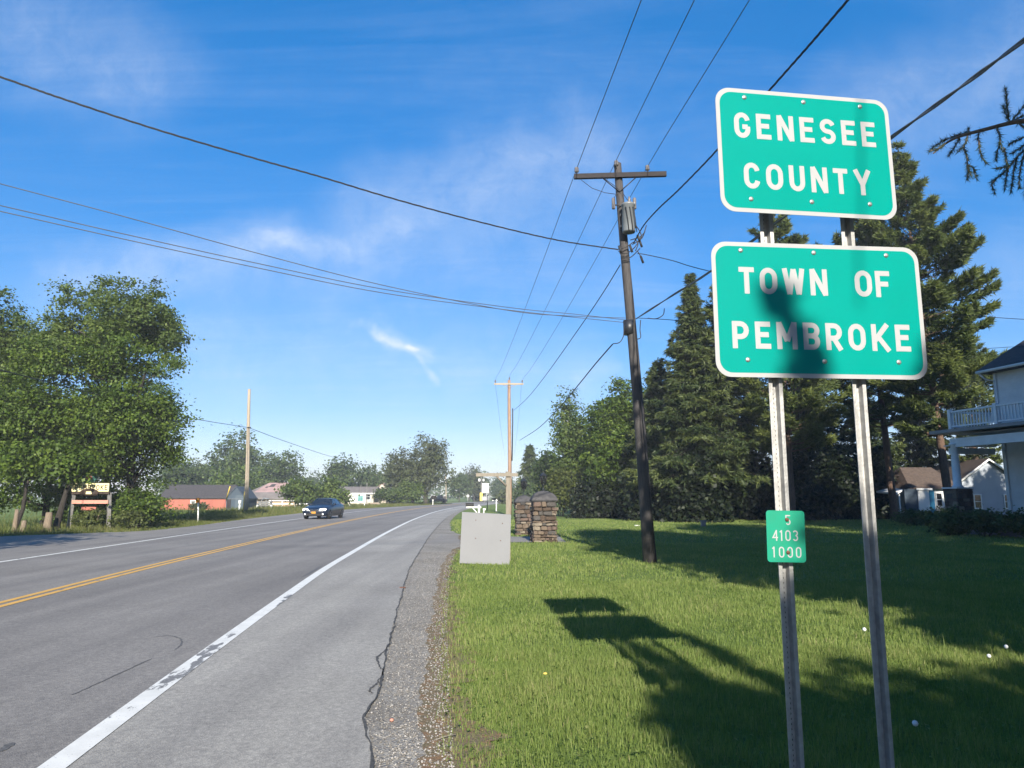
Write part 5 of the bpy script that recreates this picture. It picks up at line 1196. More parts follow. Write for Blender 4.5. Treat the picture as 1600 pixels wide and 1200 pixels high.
# ------------------------------------------------------------------ buildings
def gable_house(name, label, cx, y, w, d, wall_h, ridge_h, rz, mw, mr, over=0.25, ridge='x', ggable=None, cat='building', group=None):
    """front face at local y = 0; ridge along local x or y"""
    t = thing(name, label, cat, (cx, y, 0), rz, group)
    wl = MB().box((0, d / 2, wall_h / 2 - 0.1), (w, d, wall_h + 0.2)); wl.build('wall', mw, t)
    if ridge == 'x':
        for s in (-1, 1):
            MB().add([(s * w / 2, 0.0, wall_h), (s * w / 2, d, wall_h), (s * w / 2, d / 2, ridge_h - 0.05), (s * (w / 2 - 0.1), 0, wall_h), (s * (w / 2 - 0.1), d, wall_h), (s * (w / 2 - 0.1), d / 2, ridge_h - 0.05)],
                     [(0, 1, 2), (3, 5, 4), (0, 2, 5, 3), (1, 4, 5, 2)]).build('gable', ggable or mw, t)
        k = (ridge_h - wall_h) / (d / 2)
        prof = [(-over, wall_h - k * over), (d / 2, ridge_h), (d + over, wall_h - k * over), (d + over, wall_h - k * over + 0.12), (d / 2, ridge_h + 0.13), (-over, wall_h - k * over + 0.12)]
        n = len(prof); V = [(-w / 2 - over, a, b) for a, b in prof] + [(w / 2 + over, a, b) for a, b in prof]
        rf = MB().add(V, [(0, 1, 4, 5), (1, 2, 3, 4), (11, 10, 7, 6), (10, 9, 8, 7)] + [(i, i + n, (i + 1) % n + n, (i + 1) % n) for i in range(n)]).build('roof', mr, t)
    else:
        for yy, s in ((0, -1), (d, 1)):
            MB().add([(-w / 2, yy, wall_h), (w / 2, yy, wall_h), (0, yy, ridge_h - 0.05), (-w / 2, yy - s * 0.1, wall_h), (w / 2, yy - s * 0.1, wall_h), (0, yy - s * 0.1, ridge_h - 0.05)],
                     [(0, 1, 2), (3, 5, 4), (0, 2, 5, 3), (1, 4, 5, 2)]).build('gable', ggable or mw, t)
        k = (ridge_h - wall_h) / (w / 2)
        prof = [(-w / 2 - over, wall_h - k * over), (0, ridge_h), (w / 2 + over, wall_h - k * over), (w / 2 + over, wall_h - k * over + 0.12), (0, ridge_h + 0.13), (-w / 2 - over, wall_h - k * over + 0.12)]
        MB().add([(a, -over, b) for a, b in prof] + [(a, d + over, b) for a, b in prof], [(0, 1, 4, 5), (1, 2, 3, 4), (11, 10, 7, 6), (10, 9, 8, 7)] + [(i, i + 6, (i + 1) % 6 + 6, (i + 1) % 6) for i in range(6)]).build('roof', mr, t)
    return t
def window(parent, x, y, z, w, h, frame='white', rz=0):
    f = MB()
    for dx, dz, sx, sz in ((0, h / 2, w + 0.1, 0.06), (0, -h / 2, w + 0.1, 0.08), (-w / 2, 0, 0.06, h), (w / 2, 0, 0.06, h), (0, 0, w, 0.04)): f.box((dx, -0.02 - 0.003 * (dx == 0), dz), (sx, 0.06, sz))
    fo = f.build('window', M[frame], parent, (x, y, z), (0, 0, rz)); MB().box((0, 0.0, 0), (w - 0.05, 0.02, h - 0.05)).build('pane', M['glass'], fo); return fo
# red barn and blue end
Y = 86.0; x0, x1, x2 = at(250, 790, Y).x, at(354, 790, Y).x, at(383, 790, Y).x
zr, ze = at(300, 760, Y).z, at(300, 777.5, Y).z
rb = gable_house('red_barn', 'low faded red barn with dark roof and blue-grey end', (x0 + x1) / 2, Y, x1 - x0, 5.0, ze, zr + 0.1, R(0), M['red_wall'], M['dark_roof'], 0.2)
window(rb, at(302, 784, Y).x - (x0 + x1) / 2, -0.01, at(302, 784, Y).z, 0.55, 0.32)
bs = gable_house('blue_shed', 'blue-grey gabled shed end next to the red barn', (x1 + x2) / 2 + 0.15, Y - 0.6, x2 - x1, 4.0, at(300, 779, Y).z, at(300, 761.5, Y).z, 0, M['blue_wall'], M['blue_wall'], 0.08, ridge='y')
MB().box((-0.75, -0.03, 0.75), (0.45, 0.05, 1.1)).build('door', M['pole_dark'], bs); MB().box((0.45, -0.03, 0.85), (0.9, 0.05, 1.7)).build('door', M['blue_door_grey'], bs)
MB().box((0.1, -0.05, at(300, 779.5, Y).z), (2.0, 0.04, 0.05)).build('trim', M['transformer'], bs)
# tan barn with rusty roof
Y = 112.0; x0, x1 = at(386, 790, Y).x, at(466, 790, Y).x; cx = (x0 + x1) / 2
tb = thing('tan_barn', 'tan barn with rusty pink gambrel roof behind the fence', 'building', (cx, Y, 0)); w = x1 - x0
z1, z2, z3 = at(400, 777.5, Y).z, at(400, 769, Y).z, at(400, 753.5, Y).z
MB().box((0, 4, z1 / 2 - 0.1), (w, 8, z1 + 0.2)).build('wall', M['tan_wall'], tb)
MB().add([(-w / 2 - .2, -.8, z1 - .1), (w / 2 + .2, -.8, z1 - .1), (w / 2 + .2, .6, z2), (-w / 2 - .2, .6, z2), (-w / 2 - .2, -.8, z1 - .25), (w / 2 + .2, -.8, z1 - .25), (w / 2 + .2, .7, z2 - .2), (-w / 2 - .2, .7, z2 - .2)], [(0, 1, 2, 3), (7, 6, 5, 4), (0, 4, 5, 1), (1, 5, 6, 2), (3, 7, 4, 0)]).build('lower_roof', M['grey_roof'], tb)
MB().add([(-w / 2 - .2 + 0.9, .602, z2 + .002), (w / 2 + .2, .602, z2 + .002), (w / 2 + .2, 4, z3), (-w / 2 + 1.9, 4, z3), (w / 2 + .2, 7.6, z2), (-w / 2 - .2, 7.6, z2)], [(0, 1, 2, 3), (3, 2, 4, 5)]).build('upper_roof', M['rust_roof'], tb)
MB().add([(-w / 2 - .2, .602, z2 + .002), (-w / 2 + .70, .602, z2 + .002), (-w / 2 + 1.9, 4, z3), (-w / 2 - .2, 7.6, z2)], [(0, 1, 2), (0, 2, 3)]).build('roof_hip', M['grey_roof'], tb)
k = (z3 - z2) / 3.4
for px, ww, zc, hh_ in ((416, 0.9, 0.68, 0.30), (409, 0.4, 0.5, 0.14)):
    xx = at(px, 760, Y).x - cx; ya = 0.6 + 3.4 * (zc - hh_ / 2); yb2 = 0.6 + 3.4 * (zc + hh_ / 2)
    MB().add([(xx - ww / 2, ya, z2 + k * (ya - .6) + .03), (xx + ww * .4, ya, z2 + k * (ya - .6) + .03), (xx + ww / 2, yb2, z2 + k * (yb2 - .6) + .03), (xx - ww * .3, yb2, z2 + k * (yb2 - .6) + .03)], [(0, 1, 2, 3)]).build('roof_patch', M['dark_roof'], tb)
MB().box((at(409, 783, Y).x - cx, -0.03, at(409, 782, Y).z), (0.5, 0.06, 0.4)).build('opening', M['pole_dark'], tb)
# rail fences
def fence(label, px0, px1, Y, npost, rails, m_, hgt, group=None, ph=0.09):
    a, b = at(px0, 780, Y).x, at(px1, 780, Y).x; t = thing('rail_fence', label, 'fence', ((a + b) / 2, Y, 0), 0, group); w = b - a
    pm2 = MB().box((0, 0, hgt / 2), (0.12, 0.12, hgt)).mesh('fence_post', M[m_]); rm = MB().box((0, 0, 0), (w, 0.05, ph)).mesh('rail', M[m_])
    for i in range(npost): link('fence_post', pm2, t, (-w / 2 + w * i / (npost - 1), 0, 0))
    for z in rails: link('rail', rm, t, (0, -0.09, z))
fence('white two-rail fence left of the car in the field', 421, 482, 100, 4, (0.55, 0.98), 'white', 1.05, ph=0.13)
fence('dark weathered fence in front of the tan barn', 386, 424, 99.5, 6, (0.35, 0.6, 0.85), 'grey_wood', 1.1, ph=0.16)
for px, lab in ((401.5, 'small white bucket left of two by the dark fence'), (423.5, 'small white bucket right of two where the white fence starts')):
    b = at(px, 796, 97.5); tag(MB().lathe([(0.13, 0), (0.17, 0.4), (0.16, 0.42), (0, 0.42)], 10).build('bucket', M['white'], None, (b.x, 97.5, 0)), lab, 'bucket')
b = at(415, 780, 101); MBx = MB().box((0, 0, 0.5), (1.6, 0.9, 0.7)).tube([(-0.6, 0, 0.8), (-0.3, 0, 1.3), (0.5, 0, 1.2)], 0.08, 6).tube([(-0.6, -0.5, 0.4), (-0.6, 0.5, 0.4)], 0.4, 12).tube([(0.6, -0.5, 0.35), (0.6, 0.5, 0.35)], 0.3, 12)
tag(MBx.build('farm_implement', M['transformer'], None, (b.x, 101, 0)), 'grey farm machine parked at the dark fence', 'farm machine')
# white building, cream gable
Y = 128.0; x0, x1 = at(526, 790, Y).x, at(583, 790, Y).x
wb_ = gable_house('white_building', 'low white building with grey-brown roof right of the car', (x0 + x1) / 2, Y, x1 - x0, 7, at(500, 771, Y).z, at(500, 763, Y).z + 0.2, 0, M['cream_wall'], M['grey_roof'], 0.3)
MB().box((0, -0.32, at(500, 771, Y).z - 0.02), (x1 - x0 + 0.6, 0.06, 0.2)).build('fascia', M['white'], wb_)
window(wb_, at(575, 776, Y).x - (x0 + x1) / 2, -0.01, 1.5, 0.8, 1.1)
Y = 136.0; x0, x1 = at(581, 790, Y).x, at(612, 790, Y).x
cg = gable_house('cream_house', 'cream gabled house behind the white building', (x0 + x1) / 2, Y, x1 - x0, 8, at(500, 767, Y).z, at(500, 756, Y).z, 0, M['cream_wall'], M['rust_roof'], 0.15, ridge='y')
def two_post_sign(name, label, px0, px1, pyt, pyb, pbase, Y, m_):
    a, b = at(px0, pyt, Y), at(px1, pyb, Y); t = thing(name, label, 'sign', ((a.x + b.x) / 2, Y, 0)); w = b.x - a.x
    for s in (-1, 1): MB().box((s * w / 2, 0, a.z / 2), (0.12, 0.12, a.z)).build('post', M['white'], t)
    MB().box((0, 0, (a.z + b.z) / 2), (w - 0.12, 0.06, a.z - b.z)).build('panel', M[m_], t); return t, w, (a.z + b.z) / 2, a.z - b.z
ts, w_, zc_, h_ = two_post_sign('white_sign', 'white two-post sign with a teal picture before the white building', 547, 569.5, 771, 785.5, 792, 107, 'white')
MB().box((w_ * 0.22, -0.035, zc_ - 0.05), (w_ * 0.34, 0.012, h_ * 0.66)).build('picture', mat('teal_picture', (0.03, 0.17, 0.16), (0.16, 0.30, 0.30), 1.4, 0.5), ts)
for px, py, w_, h_, Y, lab in ((585, 786, 2.3, 0.6, 118, 'low heap of tan rubble below the dark bush'), (536, 787, 2.2, 0.5, 116, 'low heap of tan rubble just right of the car')):
    a = at(px, py, Y); V, F, ti, cc = leaf_cloud([(0, 0, 0.1, w_ * 0.5, 0.7, h_)], 60, 4, 0.5, 0.25)
    mb = MB()
    for q in cc[:46]: mb.box((q[0], q[1], abs(q[2]) * 0.7), (random.uniform(.2, .6), random.uniform(.2, .5), random.uniform(.15, .35)), Matrix.Rotation(random.random() * 3, 3, 'Z'))
    tag(mb.build('rubble_heap', M['tanpile'], None, (a.x, Y, 0), kind='stuff'), lab, 'rubble')
# roadside bits at the bend
def small(name, label, cat, px, Y, build, m_, rz=0):
    a = at(px, 780, Y); mb = MB(); build(mb); return tag(mb.build(name, M[m_], None, (a.x, Y, 0), (0, 0, rz)), label, cat)
small('marker_post', 'lime green leaning marker by the bend pole', 'marker post', 619.5, 138, lambda m_: m_.tube([(0, 0, 0), (0.35, 0, 2.0)], 0.07, 6).box((-0.1, 0, 0.3), (0.55, 0.4, 0.6)), 'lime')
small('board_pile', 'low brownish-red pile of boards beside the bend pole', 'pile', 629, 142, lambda m_: [m_.box((random.uniform(-1, 1), random.uniform(-.3, .3), 0.15 + 0.22 * k), (1.6, 0.4, 0.2)) for k in range(4)], 'red_wall')
small('wooden_box', 'reddish upright box right of the white ball at the bend', 'box', 644.5, 142, lambda m_: m_.box((0, 0, 0.5), (0.7, 0.6, 1.0)).box((0, 0, 1.03), (0.9, 0.7, 0.08)), 'salmon')
small('white_tank', 'small white round tank at the foot of the bend pole', 'tank', 636.5, 140, lambda m_: m_.lathe([(0, 0.25), (0.28, 0.4), (0.3, 0.6), (0.2, 0.85), (0, 0.95)], 12).box((0.2, 0, 0.15), (0.5, 0.4, 0.3)), 'white')
a = at(683, 780, 150)
tk = thing('pickup_truck', 'dark pickup truck parked at the bend with a brown load', 'truck', (a.x, 150, 0), R(6))
MB().prism([(-2.3, 0.45), (2.1, 0.45), (2.1, 0.95), (0.3, 1.0), (-2.3, 1.0)], -0.9, 0.9).build('body', M['carpaint'], tk)
MB().prism([(-1.5, 1.0), (0.1, 1.0), (-0.2, 1.65), (-1.1, 1.65)], -0.75, 0.75).build('cab', M['carglass'], tk)
for x in (-1.5, 1.4):
    for y in (-0.92, 0.92): MB().lathe([(0.2, -0.1), (0.36, -0.1), (0.36, 0.1), (0.2, 0.1)], 14, axis='y').build('wheel', M['rubber'], tk, (x, y, 0.36))
MB().box((0.9, 0, 1.25), (1.9, 1.4, 0.55)).box((0.6, 0.1, 1.6), (1.0, 1.0, 0.3)).build('load', M['tanpile'], tk)
def mailbox(label, px, pyt, pyb, Y, arm=0.0):
    a = at(px, pyt, Y); t = thing('mailbox', label, 'mailbox', (a.x, Y, 0))
    MB().box((0, 0, a.z / 2), (0.11, 0.11, a.z)).build('post', M['white'], t)
    MB().box((-arm / 2, 0, a.z - 0.13), (abs(arm) + 0.25, 0.10, 0.09)).build('arm', M['white'], t)
    MB().tube([(0, 0, a.z - 0.6), (-arm * 0.62, 0, a.z - 0.16)], 0.035, 4).build('brace', M['white'], t)
    zz = a.z - 0.08; bx_ = MB().prism([(-0.085, zz), (0.085, zz), (0.085, zz + 0.11)] + [(0.085 * math.cos(R(q)), zz + 0.11 + 0.085 * math.sin(R(q))) for q in range(20, 180, 20)] + [(-0.085, zz + 0.11)], -0.22, 0.26)
    b_ = bx_.build('box', M['blackplastic'], t, (-arm * 0.85, 0, 0), (0, 0, R(90))); return t
mailbox('white mailbox post with a long arm peeking over the grey board', 748.5, 789, 803, 43, 0.62)
mailbox('far white mailbox post right of the black sign pole', 775.5, 780, 792, 78, 0.3)
mailbox('small white mailbox post below the parked pickup', 676.5, 780, 789, 132, 0.0)
small('white_stake', 'tiny white stake right of the nearer mailbox', 'stake', 756, 42, lambda m_: m_.box((0, 0, 0.4), (0.06, 0.06, 0.85)).box((0.03, 0, 0.85), (0.14, 0.06, 0.1)), 'white')
a = at(757.5, 755, 185); b = at(757.5, 779, 185)
t = thing('pole_sign', 'tall white roadside sign board beside the slim lamp pole', 'sign', (a.x, 185, 0))
MB().box((0, 0, b.z / 2 + 0.5), (0.2, 0.2, b.z + 1)).build('post', M['grey_wood'], t)
MB().box((0.15, -0.2, (a.z + b.z) / 2 + 0.7), (1.6, 0.25, (a.z - b.z) - 1.4)).build('panel', M['white'], t); MB().box((0.15, -0.2, b.z + 0.0), (1.6, 0.25, 1.0)).build('lower_panel', M['sign_white'], t)
small('sign_pole', 'thin black pole standing on the verge right of the white pole sign', 'pole', 761.5, 80, lambda m_: m_.tube([(0, 0, 0), (0, 0, 1.75)], 0.045, 6), 'iron')
a = at(731, 775, 150); t = thing('warning_sign', 'back of a small diamond sign at the bend', 'road sign', (a.x, 150, 0)); z = at(731, 775, 150).z
MB().tube([(0, 0, 0), (0, 0, z)], 0.04, 6).build('post', M['galv'], t); MB().prism([(-0.36, z), (0, z - 0.36), (0.36, z), (0, z + 0.36)], -0.06, -0.05).build('panel', M['alu'], t)
# orange topped marker and guy guards left
b = gnd(309.5, 817); t = thing('marker_post', 'white marker post with an orange top in the left verge', 'marker post', b)
hz = at(307, 778, b.y).z
MB().tube([(0, 0, 0), (-0.08, 0, hz * 0.85)], 0.045, 8).build('post', M['white'], t); MB().lathe([(0.10, hz - 0.28), (0.12, hz - 0.24), (0.12, hz - 0.04), (0.10, hz), (0, hz)], 10).build('cap', M['orange'], t, (-0.1, 0, 0))
a = at(357, 797, 70); t = thing('guy_wire', 'guy wire with a yellow guard leaning by the blue shed', 'guy wire', (a.x, 70, 0)); q = at(359.5, 760, 69) - Vector((a.x, 70, 0)); e = at(353, 782, 70) - Vector((a.x, 70, 0))
MB().tube([e, q], 0.045, 6).build('guard', M['yellow'], t); MB().tube([Vector((-0.7, 0, -0.3)), e, q], 0.012, 4).build('cable', M['wire_alu'], t)
small('white_pipe', 'short white pipe standing before the blue shed', 'pipe', 375, 80, lambda m_: m_.tube([(0, 0, 0), (0, 0, 1.0)], 0.10, 8).tube([(0, 0, 0.7), (0, 0, 1.15)], 0.16, 8), 'white2')
shrub('weed_shrub', 'grey-green bush in front of the red barn wall', 298, 326, 786, 83, 0.2, 60, 20, M['greyleaf'], spread=0.4)

# wooden welcome sign among the left trees
bA, bB = gnd(106, 829), gnd(170, 826); Yw = (bA.y + bB.y) / 2
t = thing('welcome_sign', 'weathered wooden town welcome sign half hidden under maples', 'sign', ((bA.x + bB.x) / 2, Yw, 0)); o_ = Vector(((bA.x + bB.x) / 2, Yw, 0))
S_ = lambda px, py, dy=0.0: at(px, py, Yw + dy) - o_
for pb, pt in (((106, 829), (116, 768)), ((169.5, 827), (171, 770))):
    pb_, pt_ = S_(*pb), S_(*pt); pb_.z = -0.1; MB().tube([pb_, pt_], 0.105, 4, smooth=False).build('post', M['grey_wood'], t)
def plank(name, px0, px1, py0, py1, m_, dy=-0.12, th=0.06):
    a, b = S_(px0, py0, dy), S_(px1, py1, dy); return MB().box(((a.x + b.x) / 2, dy, (a.z + b.z) / 2), (b.x - a.x, th, abs(a.z - b.z))).build(name, M[m_], t)
mp_ = plank('main_board', 113, 170, 755, 768, 'cream'); plank('lower_board', 113, 169, 781.5, 787, 'salmon'); plank('frame_board', 112, 171, 768.3, 772, 'brown_board'); plank('small_board', 128, 150, 792, 797, 'red_wall')
c_ = S_(142, 748); MB().lathe([(0.37, -0.03), (0.37, 0.03)], 20, axis='y').build('crest', M['crest_green'], t, (c_.x, -0.12, c_.z), None).scale = (1, 1, 0.55)
MB().lathe([(0.16, -0.03), (0.16, 0.03)], 12, axis='y').build('crest_emblem', M['salmon'], t, (c_.x, -0.155, c_.z + 0.05)).scale = (1, 1, 0.7)
c_ = S_(143, 770); sc_ = MB().lathe([(0.46, -0.02), (0.46, 0.02)], 20, axis='y').build('scroll', M['brown_board'], t, (c_.x, -0.20, c_.z)); sc_.scale = (1, 1, 0.45)
MB().box((0, -0.03, 0), (0.28, 0.02, 0.28)).build('emblem', M['cream'], sc_)
SWb = SW; 
def dark_word(parent, txt, x0, x1, zc, h, y):
    cells = {'M': 0.76, 'O': 0.66, 'E': 0.57}; n0 = [cells.get(c, 0.62) for c in txt]; gap = ((x1 - x0) / h - sum(n0)) / (len(txt) - 1); x = x0
    for c, w in zip(txt, n0):
        me = letter_mesh(c, w, h, 0.15); me.materials[0] = M['brown_board']; link('letter', me, parent, (x, y, zc - h / 2)); x += (w + gap) * h
a, b = S_(117, 761.5, -0.16), S_(168, 761.5, -0.16)
dark_word(mp_, 'PEMBROKE', a.x, b.x, a.z, 0.24, -0.158)
bb = S_(155, 812); MB().tube([S_(151, 815, -0.2), S_(157, 798, -0.2)], 0.03, 5).build('prop', M['stump'], t)

# ------------------------------------------------------------------ house, garages on the right
HO = at(1462, 690, 32); HO.z = 0
H_ = thing('white_house', 'white two-storey house with a balustraded balcony over its porch', 'house', HO, R(11.5))
z_ = lambda py, Y=32: EYE + (775 - py) / FPX * Y
wx0, wy0 = 3.15, -0.35
sd = MB(); bh = 0.115; z = 0.4
while z < 7.35:    # lapped boards, front and far side
    sd.add([(wx0 - 0.022, -14, z), (wx0 - 0.022, wy0, z), (wx0, wy0, z + bh), (wx0, -14, z + bh), (wx0 + 0.02, -14, z), (wx0 + 0.02, wy0, z)], [(0, 1, 2, 3), (0, 4, 5, 1)])
    sd.add([(wx0, wy0 + 0.022, z), (11.6, wy0 + 0.022, z), (11.6, wy0, z + bh), (wx0, wy0, z + bh)], [(0, 3, 2, 1)])
    z += bh
so = sd.build('siding', M['white2'], H_)
MB().box((wx0 + 4.28, -7.2, 3.6), (8.5, 13.5, 7.3)).build('wall', M['white2'], H_)
MB().box((wx0 - 0.02, wy0 + 0.02, 5.7), (0.12, 0.12, 3.3)).build('corner_trim', M['trimwhite'], H_)
zd = z_(676)
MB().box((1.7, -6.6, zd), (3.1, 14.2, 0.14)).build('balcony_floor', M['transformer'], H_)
MB().box((0.55, -7.0, z_(694)), (0.22, 13.4, 0.38)).build('porch_beam', M['trimwhite'], H_)
MB().box((1.95, 0.12, z_(705)), (2.3, 0.16, 0.26)).box((1.95, 0.2, z_(699) + 0.06), (2.5, 0.3, 0.05)).build('porch_beam', M['trimwhite'], H_)
zc0, zc1 = z_(762), z_(690) - 0.13
for (x, y, r_) in ((0.50, -0.45, 0.165), (1.02, 0.10, 0.11), (0.50, -4.6, 0.165)):
    MB().lathe([(r_ * 1.3, zc0), (r_ * 1.3, zc0 + 0.07), (r_, zc0 + 0.10), (r_ * 0.98, zc0 + 1.0), (r_ * 0.82, zc1 - 0.12), (r_ * 1.15, zc1 - 0.08), (r_ * 1.2, zc1)], 18).build('porch_column', M['trimwhite'], H_, (x, y, 0))
for (x, y) in ((0.55, -0.40), (0.55, -4.6)):
    pr = MB().box((x, y, zc0 / 2), (0.74, 0.7, zc0 - 0.06)).build('stone_pier', M['mortar'], H_); MB().box((x, y, zc0 - 0.025), (0.88, 0.84, 0.06)).build('pier_cap', M['trimwhite'], pr)
    z = 0.0
    while z < zc0 - 0.12:
        ch = min(random.uniform(0.13, 0.24), zc0 - 0.08 - z)
        for (ox, oy, th, wd_) in ((0, -0.35, 0, 0.74), (-0.37, 0, math.pi / 2, 0.70), (0, 0.35, 0, 0.74)):
            q = -wd_ / 2
            while q < wd_ / 2 - 0.02:
                sl = min(random.uniform(0.16, 0.34), wd_ / 2 - q)
                o = link('stone', random.choice(SM), pr, (x + ox + (q + sl / 2) * math.cos(th), y + oy + (q + sl / 2) * math.sin(th), z + ch / 2), (0, 0, th)); o.scale = (max(0.05, sl - 0.01), 0.12, max(0.04, ch - 0.01)); q += sl
        z += ch
MB().box((3.12, -0.42, 2.2), (0.1, 0.16, 3.9)).build('corner_trim', M['trimwhite'], H_)
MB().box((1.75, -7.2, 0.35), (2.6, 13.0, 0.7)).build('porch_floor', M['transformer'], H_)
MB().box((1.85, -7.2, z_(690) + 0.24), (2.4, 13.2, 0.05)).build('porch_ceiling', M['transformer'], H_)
zr0, zr1 = zd + 0.16, z_(645.5)
rail = MB().box((0, 0, 0), (0.09, 7.4, 0.07)).build('balcony_railing', M['trimwhite'], H_, (0.42, -4.2, zr1 - 0.03))
MB().box((0, 0, zr0 - zr1 + 0.06), (0.07, 7.4, 0.06)).build('bottom_rail', M['trimwhite'], rail)
bal = MB().box((0, 0, 0), (0.035, 0.045, zr1 - zr0 - 0.07)).mesh('baluster', M['trimwhite'])
for i in range(44): link('baluster', bal, rail, (0, 3.55 - 0.155 * i, (zr0 - zr1) / 2 + 0.02))
MB().box((0, 3.72, (zr0 - zr1) / 2 + 0.03), (0.15, 0.15, zr1 - zr0 + 0.16)).build('newel_post', M['trimwhite'], rail); MB().box((0, 1.35, (zr0 - zr1) / 2 + 0.03), (0.15, 0.15, zr1 - zr0 + 0.16)).build('newel_post', M['trimwhite'], rail)
rail2 = MB().box((0, 0, 0), (2.6, 0.09, 0.07)).build('balcony_railing', M['trimwhite'], H_, (1.72, -0.42, zr1 - 0.03))
MB().box((0, 0, zr0 - zr1 + 0.06), (2.6, 0.07, 0.06)).build('bottom_rail', M['trimwhite'], rail2)
for i in range(16): link('baluster', bal, rail2, (1.2 - 0.155 * i, 0, (zr0 - zr1) / 2 + 0.02))
ev = z_(575)
MB().add([(2.6, 0.1, ev), (2.6, -14, ev), (7.4, -14, 9.95), (7.4, 0.1, 9.95), (12.2, -14, ev), (12.2, 0.1, ev), (2.6, 0.1, ev - 0.16), (2.6, -14, ev - 0.16), (12.2, 0.1, ev - 0.16), (12.2, -14, ev - 0.16)],
         [(0, 3, 2, 1), (3, 5, 4, 2), (0, 1, 7, 6), (6, 7, 9, 8), (5, 8, 9, 4)]).build('roof', M['dark_roof'], H_)
MB().add([(3.2, -0.30, ev - 0.1), (11.6, -0.30, ev - 0.1), (7.4, -0.30, 9.75)], [(0, 1, 2)]).build('gable', M['white2'], H_)
MB().tube([(2.56, 0.1, ev - 0.1), (2.56, -14, ev - 0.1)], 0.065, 8).build('gutter', M['trimwhite'], H_); MB().tube([(2.6, 0.0, ev - 0.15), (2.85, -0.1, ev - 0.45), (3.07, -0.3, ev - 0.5), (3.07, -0.3, zd + 0.2)], 0.04, 6).build('downspout', M['trimwhite'], H_)
window(H_, wx0 - 0.04, -2.9, 6.1, 0.9, 1.5, 'trimwhite', R(-90))
window(H_, wx0 - 0.04, -3.4, 2.3, 0.9, 1.6, 'trimwhite', R(-90))
# garages behind
Y = 50.0; x0, x1 = at(1411, 800, Y).x, at(1500, 800, Y).x; w = x1 - x0
g_ = thing('small_garage', 'small white garage with brown hipped roof left of the porch', 'garage', ((x0 + x1) / 2, Y, 0)); X_ = lambda px: at(px, 790, Y).x - (x0 + x1) / 2
zw = z_(764, Y); zt = z_(729, Y)
MB().box((0.2, 2.5, zw / 2), (w - 0.4, 5, zw)).build('wall', M['white2'], g_)
MB().add([(X_(1420), -0.35, zw), (X_(1505), -0.35, zw), (X_(1505) + .3, 5.4, zw), (X_(1420) - .3, 5.4, zw), (X_(1440), 2.4, zt), (X_(1492), 2.4, zt)], [(0, 1, 5, 4), (1, 2, 5), (2, 3, 4, 5), (3, 0, 4), (3, 2, 1, 0)]).build('roof', M['brown_roof'], g_)
MB().box(((X_(1429) + X_(1454)) / 2, -0.38, zw - 0.03), (X_(1454) - X_(1429), 0.05, 0.13)).build('fascia', M['white'], g_)
MB().box(((X_(1432) + X_(1449)) / 2, -0.28, 1.0), (X_(1449) - X_(1432), 0.06, 2.0)).build('door', M['white'], g_)
MB().box(((X_(1450) + X_(1460)) / 2, -0.06, 1.0), (X_(1460) - X_(1450), 0.08, 2.0)).build('blue_door', M['teal_door'], g_)
window(g_, X_(1468), -0.02, 1.35, 0.4, 0.9)
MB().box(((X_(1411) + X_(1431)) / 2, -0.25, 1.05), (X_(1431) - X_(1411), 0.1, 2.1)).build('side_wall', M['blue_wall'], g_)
MB().add([(X_(1388), -1.2, zw - 0.30), (X_(1410), -0.2, zw - 0.02), (X_(1410), 1.5, zw + 0.1), (X_(1388), 1.5, zw - 0.15), (X_(1388), -1.2, zw - 0.42), (X_(1410), -0.2, zw - 0.14), (X_(1410), 1.5, zw - 0.02), (X_(1388), 1.5, zw - 0.27)], [(0, 1, 2, 3), (7, 6, 5, 4), (0, 4, 5, 1), (3, 7, 4, 0), (1, 5, 6, 2)]).build('lean_to_roof', M['white'], g_)
MB().box((X_(1395), -0.9, 0.85), (0.09, 0.09, 1.7)).build('lean_to_post', M['white'], g_)
Y = 54.0; a = at(1546, 780, Y)
g2 = gable_house('white_garage', 'white gabled garage seen through the porch, dappled with shade', a.x + 0.1, Y, 3.9, 6, z_(750, Y), z_(720, Y), R(-3), M['shaded_siding'], M['brown_roof'], 0.25, ridge='y', cat='garage')
MB().tube([(-2.2, -0.27, z_(750, Y) - 0.14), (0, -0.27, z_(720, Y) + 0.04), (2.2, -0.27, z_(750, Y) - 0.14)], 0.09, 4).build('barge_board', M['white'], g2)
window(g2, -0.95, -0.01, 1.2, 0.5, 1.0); window(g2, 1.25, -0.01, 1.2, 0.6, 1.0)
for p0, p1, yt, Y, lab in ((1395, 1460, 795, 40, 'dark low hedge in front of the small garage'), (1448, 1512, 792, 30.2, 'dark flowering hedge below the porch pier'), (1500, 1570, 794, 29.5, 'dark hedge under the porch opening'), (1560, 1640, 797, 28.2, 'dark shrub at the house wall, right border')):
    shrub('hedge_shrub', lab, p0, p1, yt + 4, Y, 0.12, 190, 30, M['fartree'], ry=0.8, spread=0.3, group='shrubs in front of the house')

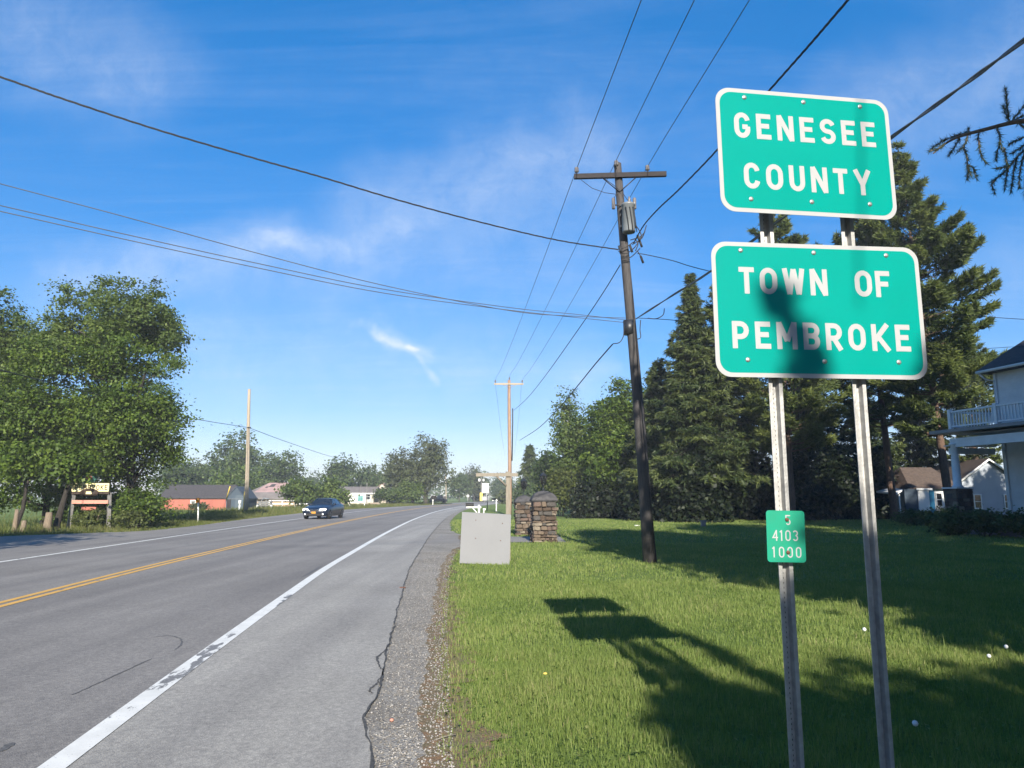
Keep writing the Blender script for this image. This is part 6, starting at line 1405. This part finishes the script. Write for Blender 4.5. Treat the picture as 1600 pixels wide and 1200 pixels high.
# ------------------------------------------------------------------ little things on the ground
def dandelion(label, px, py, hgt, m_, r_):
    b = gnd(px, py); t = thing('dandelion', label, 'dandelion', b)
    MB().tube([(0, 0, 0), (0.01, 0, hgt * 0.6), (0, 0, hgt)], 0.0022, 5).build('stem', M['brush_stem'], t)
    if m_ == 'yellow': MB().lathe([(0.004, hgt - 0.006), (r_, hgt), (r_ * 0.6, hgt + 0.008), (0, hgt + 0.009)], 12).build('flower', M['yellow'], t)
    else: MB().lathe([(0.0, hgt - r_), (r_ * 0.7, hgt - r_ * 0.7), (r_, hgt), (r_ * 0.7, hgt + r_ * 0.7), (0, hgt + r_)], 10).build('seed_head', M['white2'], t)
M['brush_stem'] = mat('green_stem', (0.10, 0.14, 0.05), (0.08, 0.12, 0.04), 20)
dandelion('yellow dandelion in the sunlit grass near the road', 852, 1078, 0.13, 'yellow', 0.019)
dandelion('white dandelion clock between the two sign posts', 1352, 1004, 0.14, 'seed', 0.022)
dandelion('white dandelion clock in the shade at the lower right', 1574, 1030, 0.12, 'seed', 0.020)
dandelion('white dandelion clock in shade right of the right post', 1547, 1044, 0.11, 'seed', 0.019)
dandelion('dim dandelion clock low at the bottom right', 1432, 1155, 0.10, 'seed', 0.02)
tag(MB().box((0, 0, 0.03), (0.22, 0.16, 0.05), Matrix.Rotation(0.3, 3, 'Z')).build('paper_scrap', M['white'], None, gnd(995, 822)), 'white scrap lying on the sunny far lawn', 'litter')
tag(MB().box((0, 0, 0.12), (0.22, 0.22, 0.32)).box((0, 0, 0.30), (0.28, 0.28, 0.05)).build('utility_stub', M['transformer'], None, gnd(1099, 823)), 'small grey-blue box stub on the far lawn', 'utility box')
a, b = gnd(680, 1161), gnd(712, 1155)
tag(MB().tube([a + Vector((0, 0, 0.02)), a.lerp(b, 0.5) + Vector((0, 0, 0.03)), b + Vector((0, 0, 0.03))], 0.0035, 5).build('straw_stalk', M['post_wood'], None), 'pale dry straw lying across the gravel edge', 'straw')
tag(MB().lathe([(0.0, -0.008), (0.016, 0.0), (0.012, 0.012), (0, 0.015)], 7).build('pebble', M['salmon'], None, gnd(612, 1130) + Vector((0, 0, 0.018))), 'single pinkish pebble on the grey shoulder', 'pebble')
tag(MB().box((0, 0, 0.012), (0.10, 0.05, 0.02)).build('dead_leaf', M['rust'], None, gnd(629, 920) + Vector((0, 0, 0.01))), 'rust coloured dead leaf on the pavement crack', 'leaf')

# ------------------------------------------------------------------ air
hz_ = bpy.data.materials.new('haze'); hz_.use_nodes = True
nt = hz_.node_tree; nt.nodes.clear(); o_ = nt.nodes.new('ShaderNodeOutputMaterial'); pv = nt.nodes.new('ShaderNodeVolumePrincipled')
pv.inputs['Color'].default_value = (0.86, 0.93, 1.0, 1); pv.inputs['Density'].default_value = 0.0007; pv.inputs['Anisotropy'].default_value = 0.0
nt.links.new(pv.outputs[0], o_.inputs['Volume'])
MB().box((0, 300, 14), (1900, 1300, 30)).build('haze', hz_, kind='stuff')
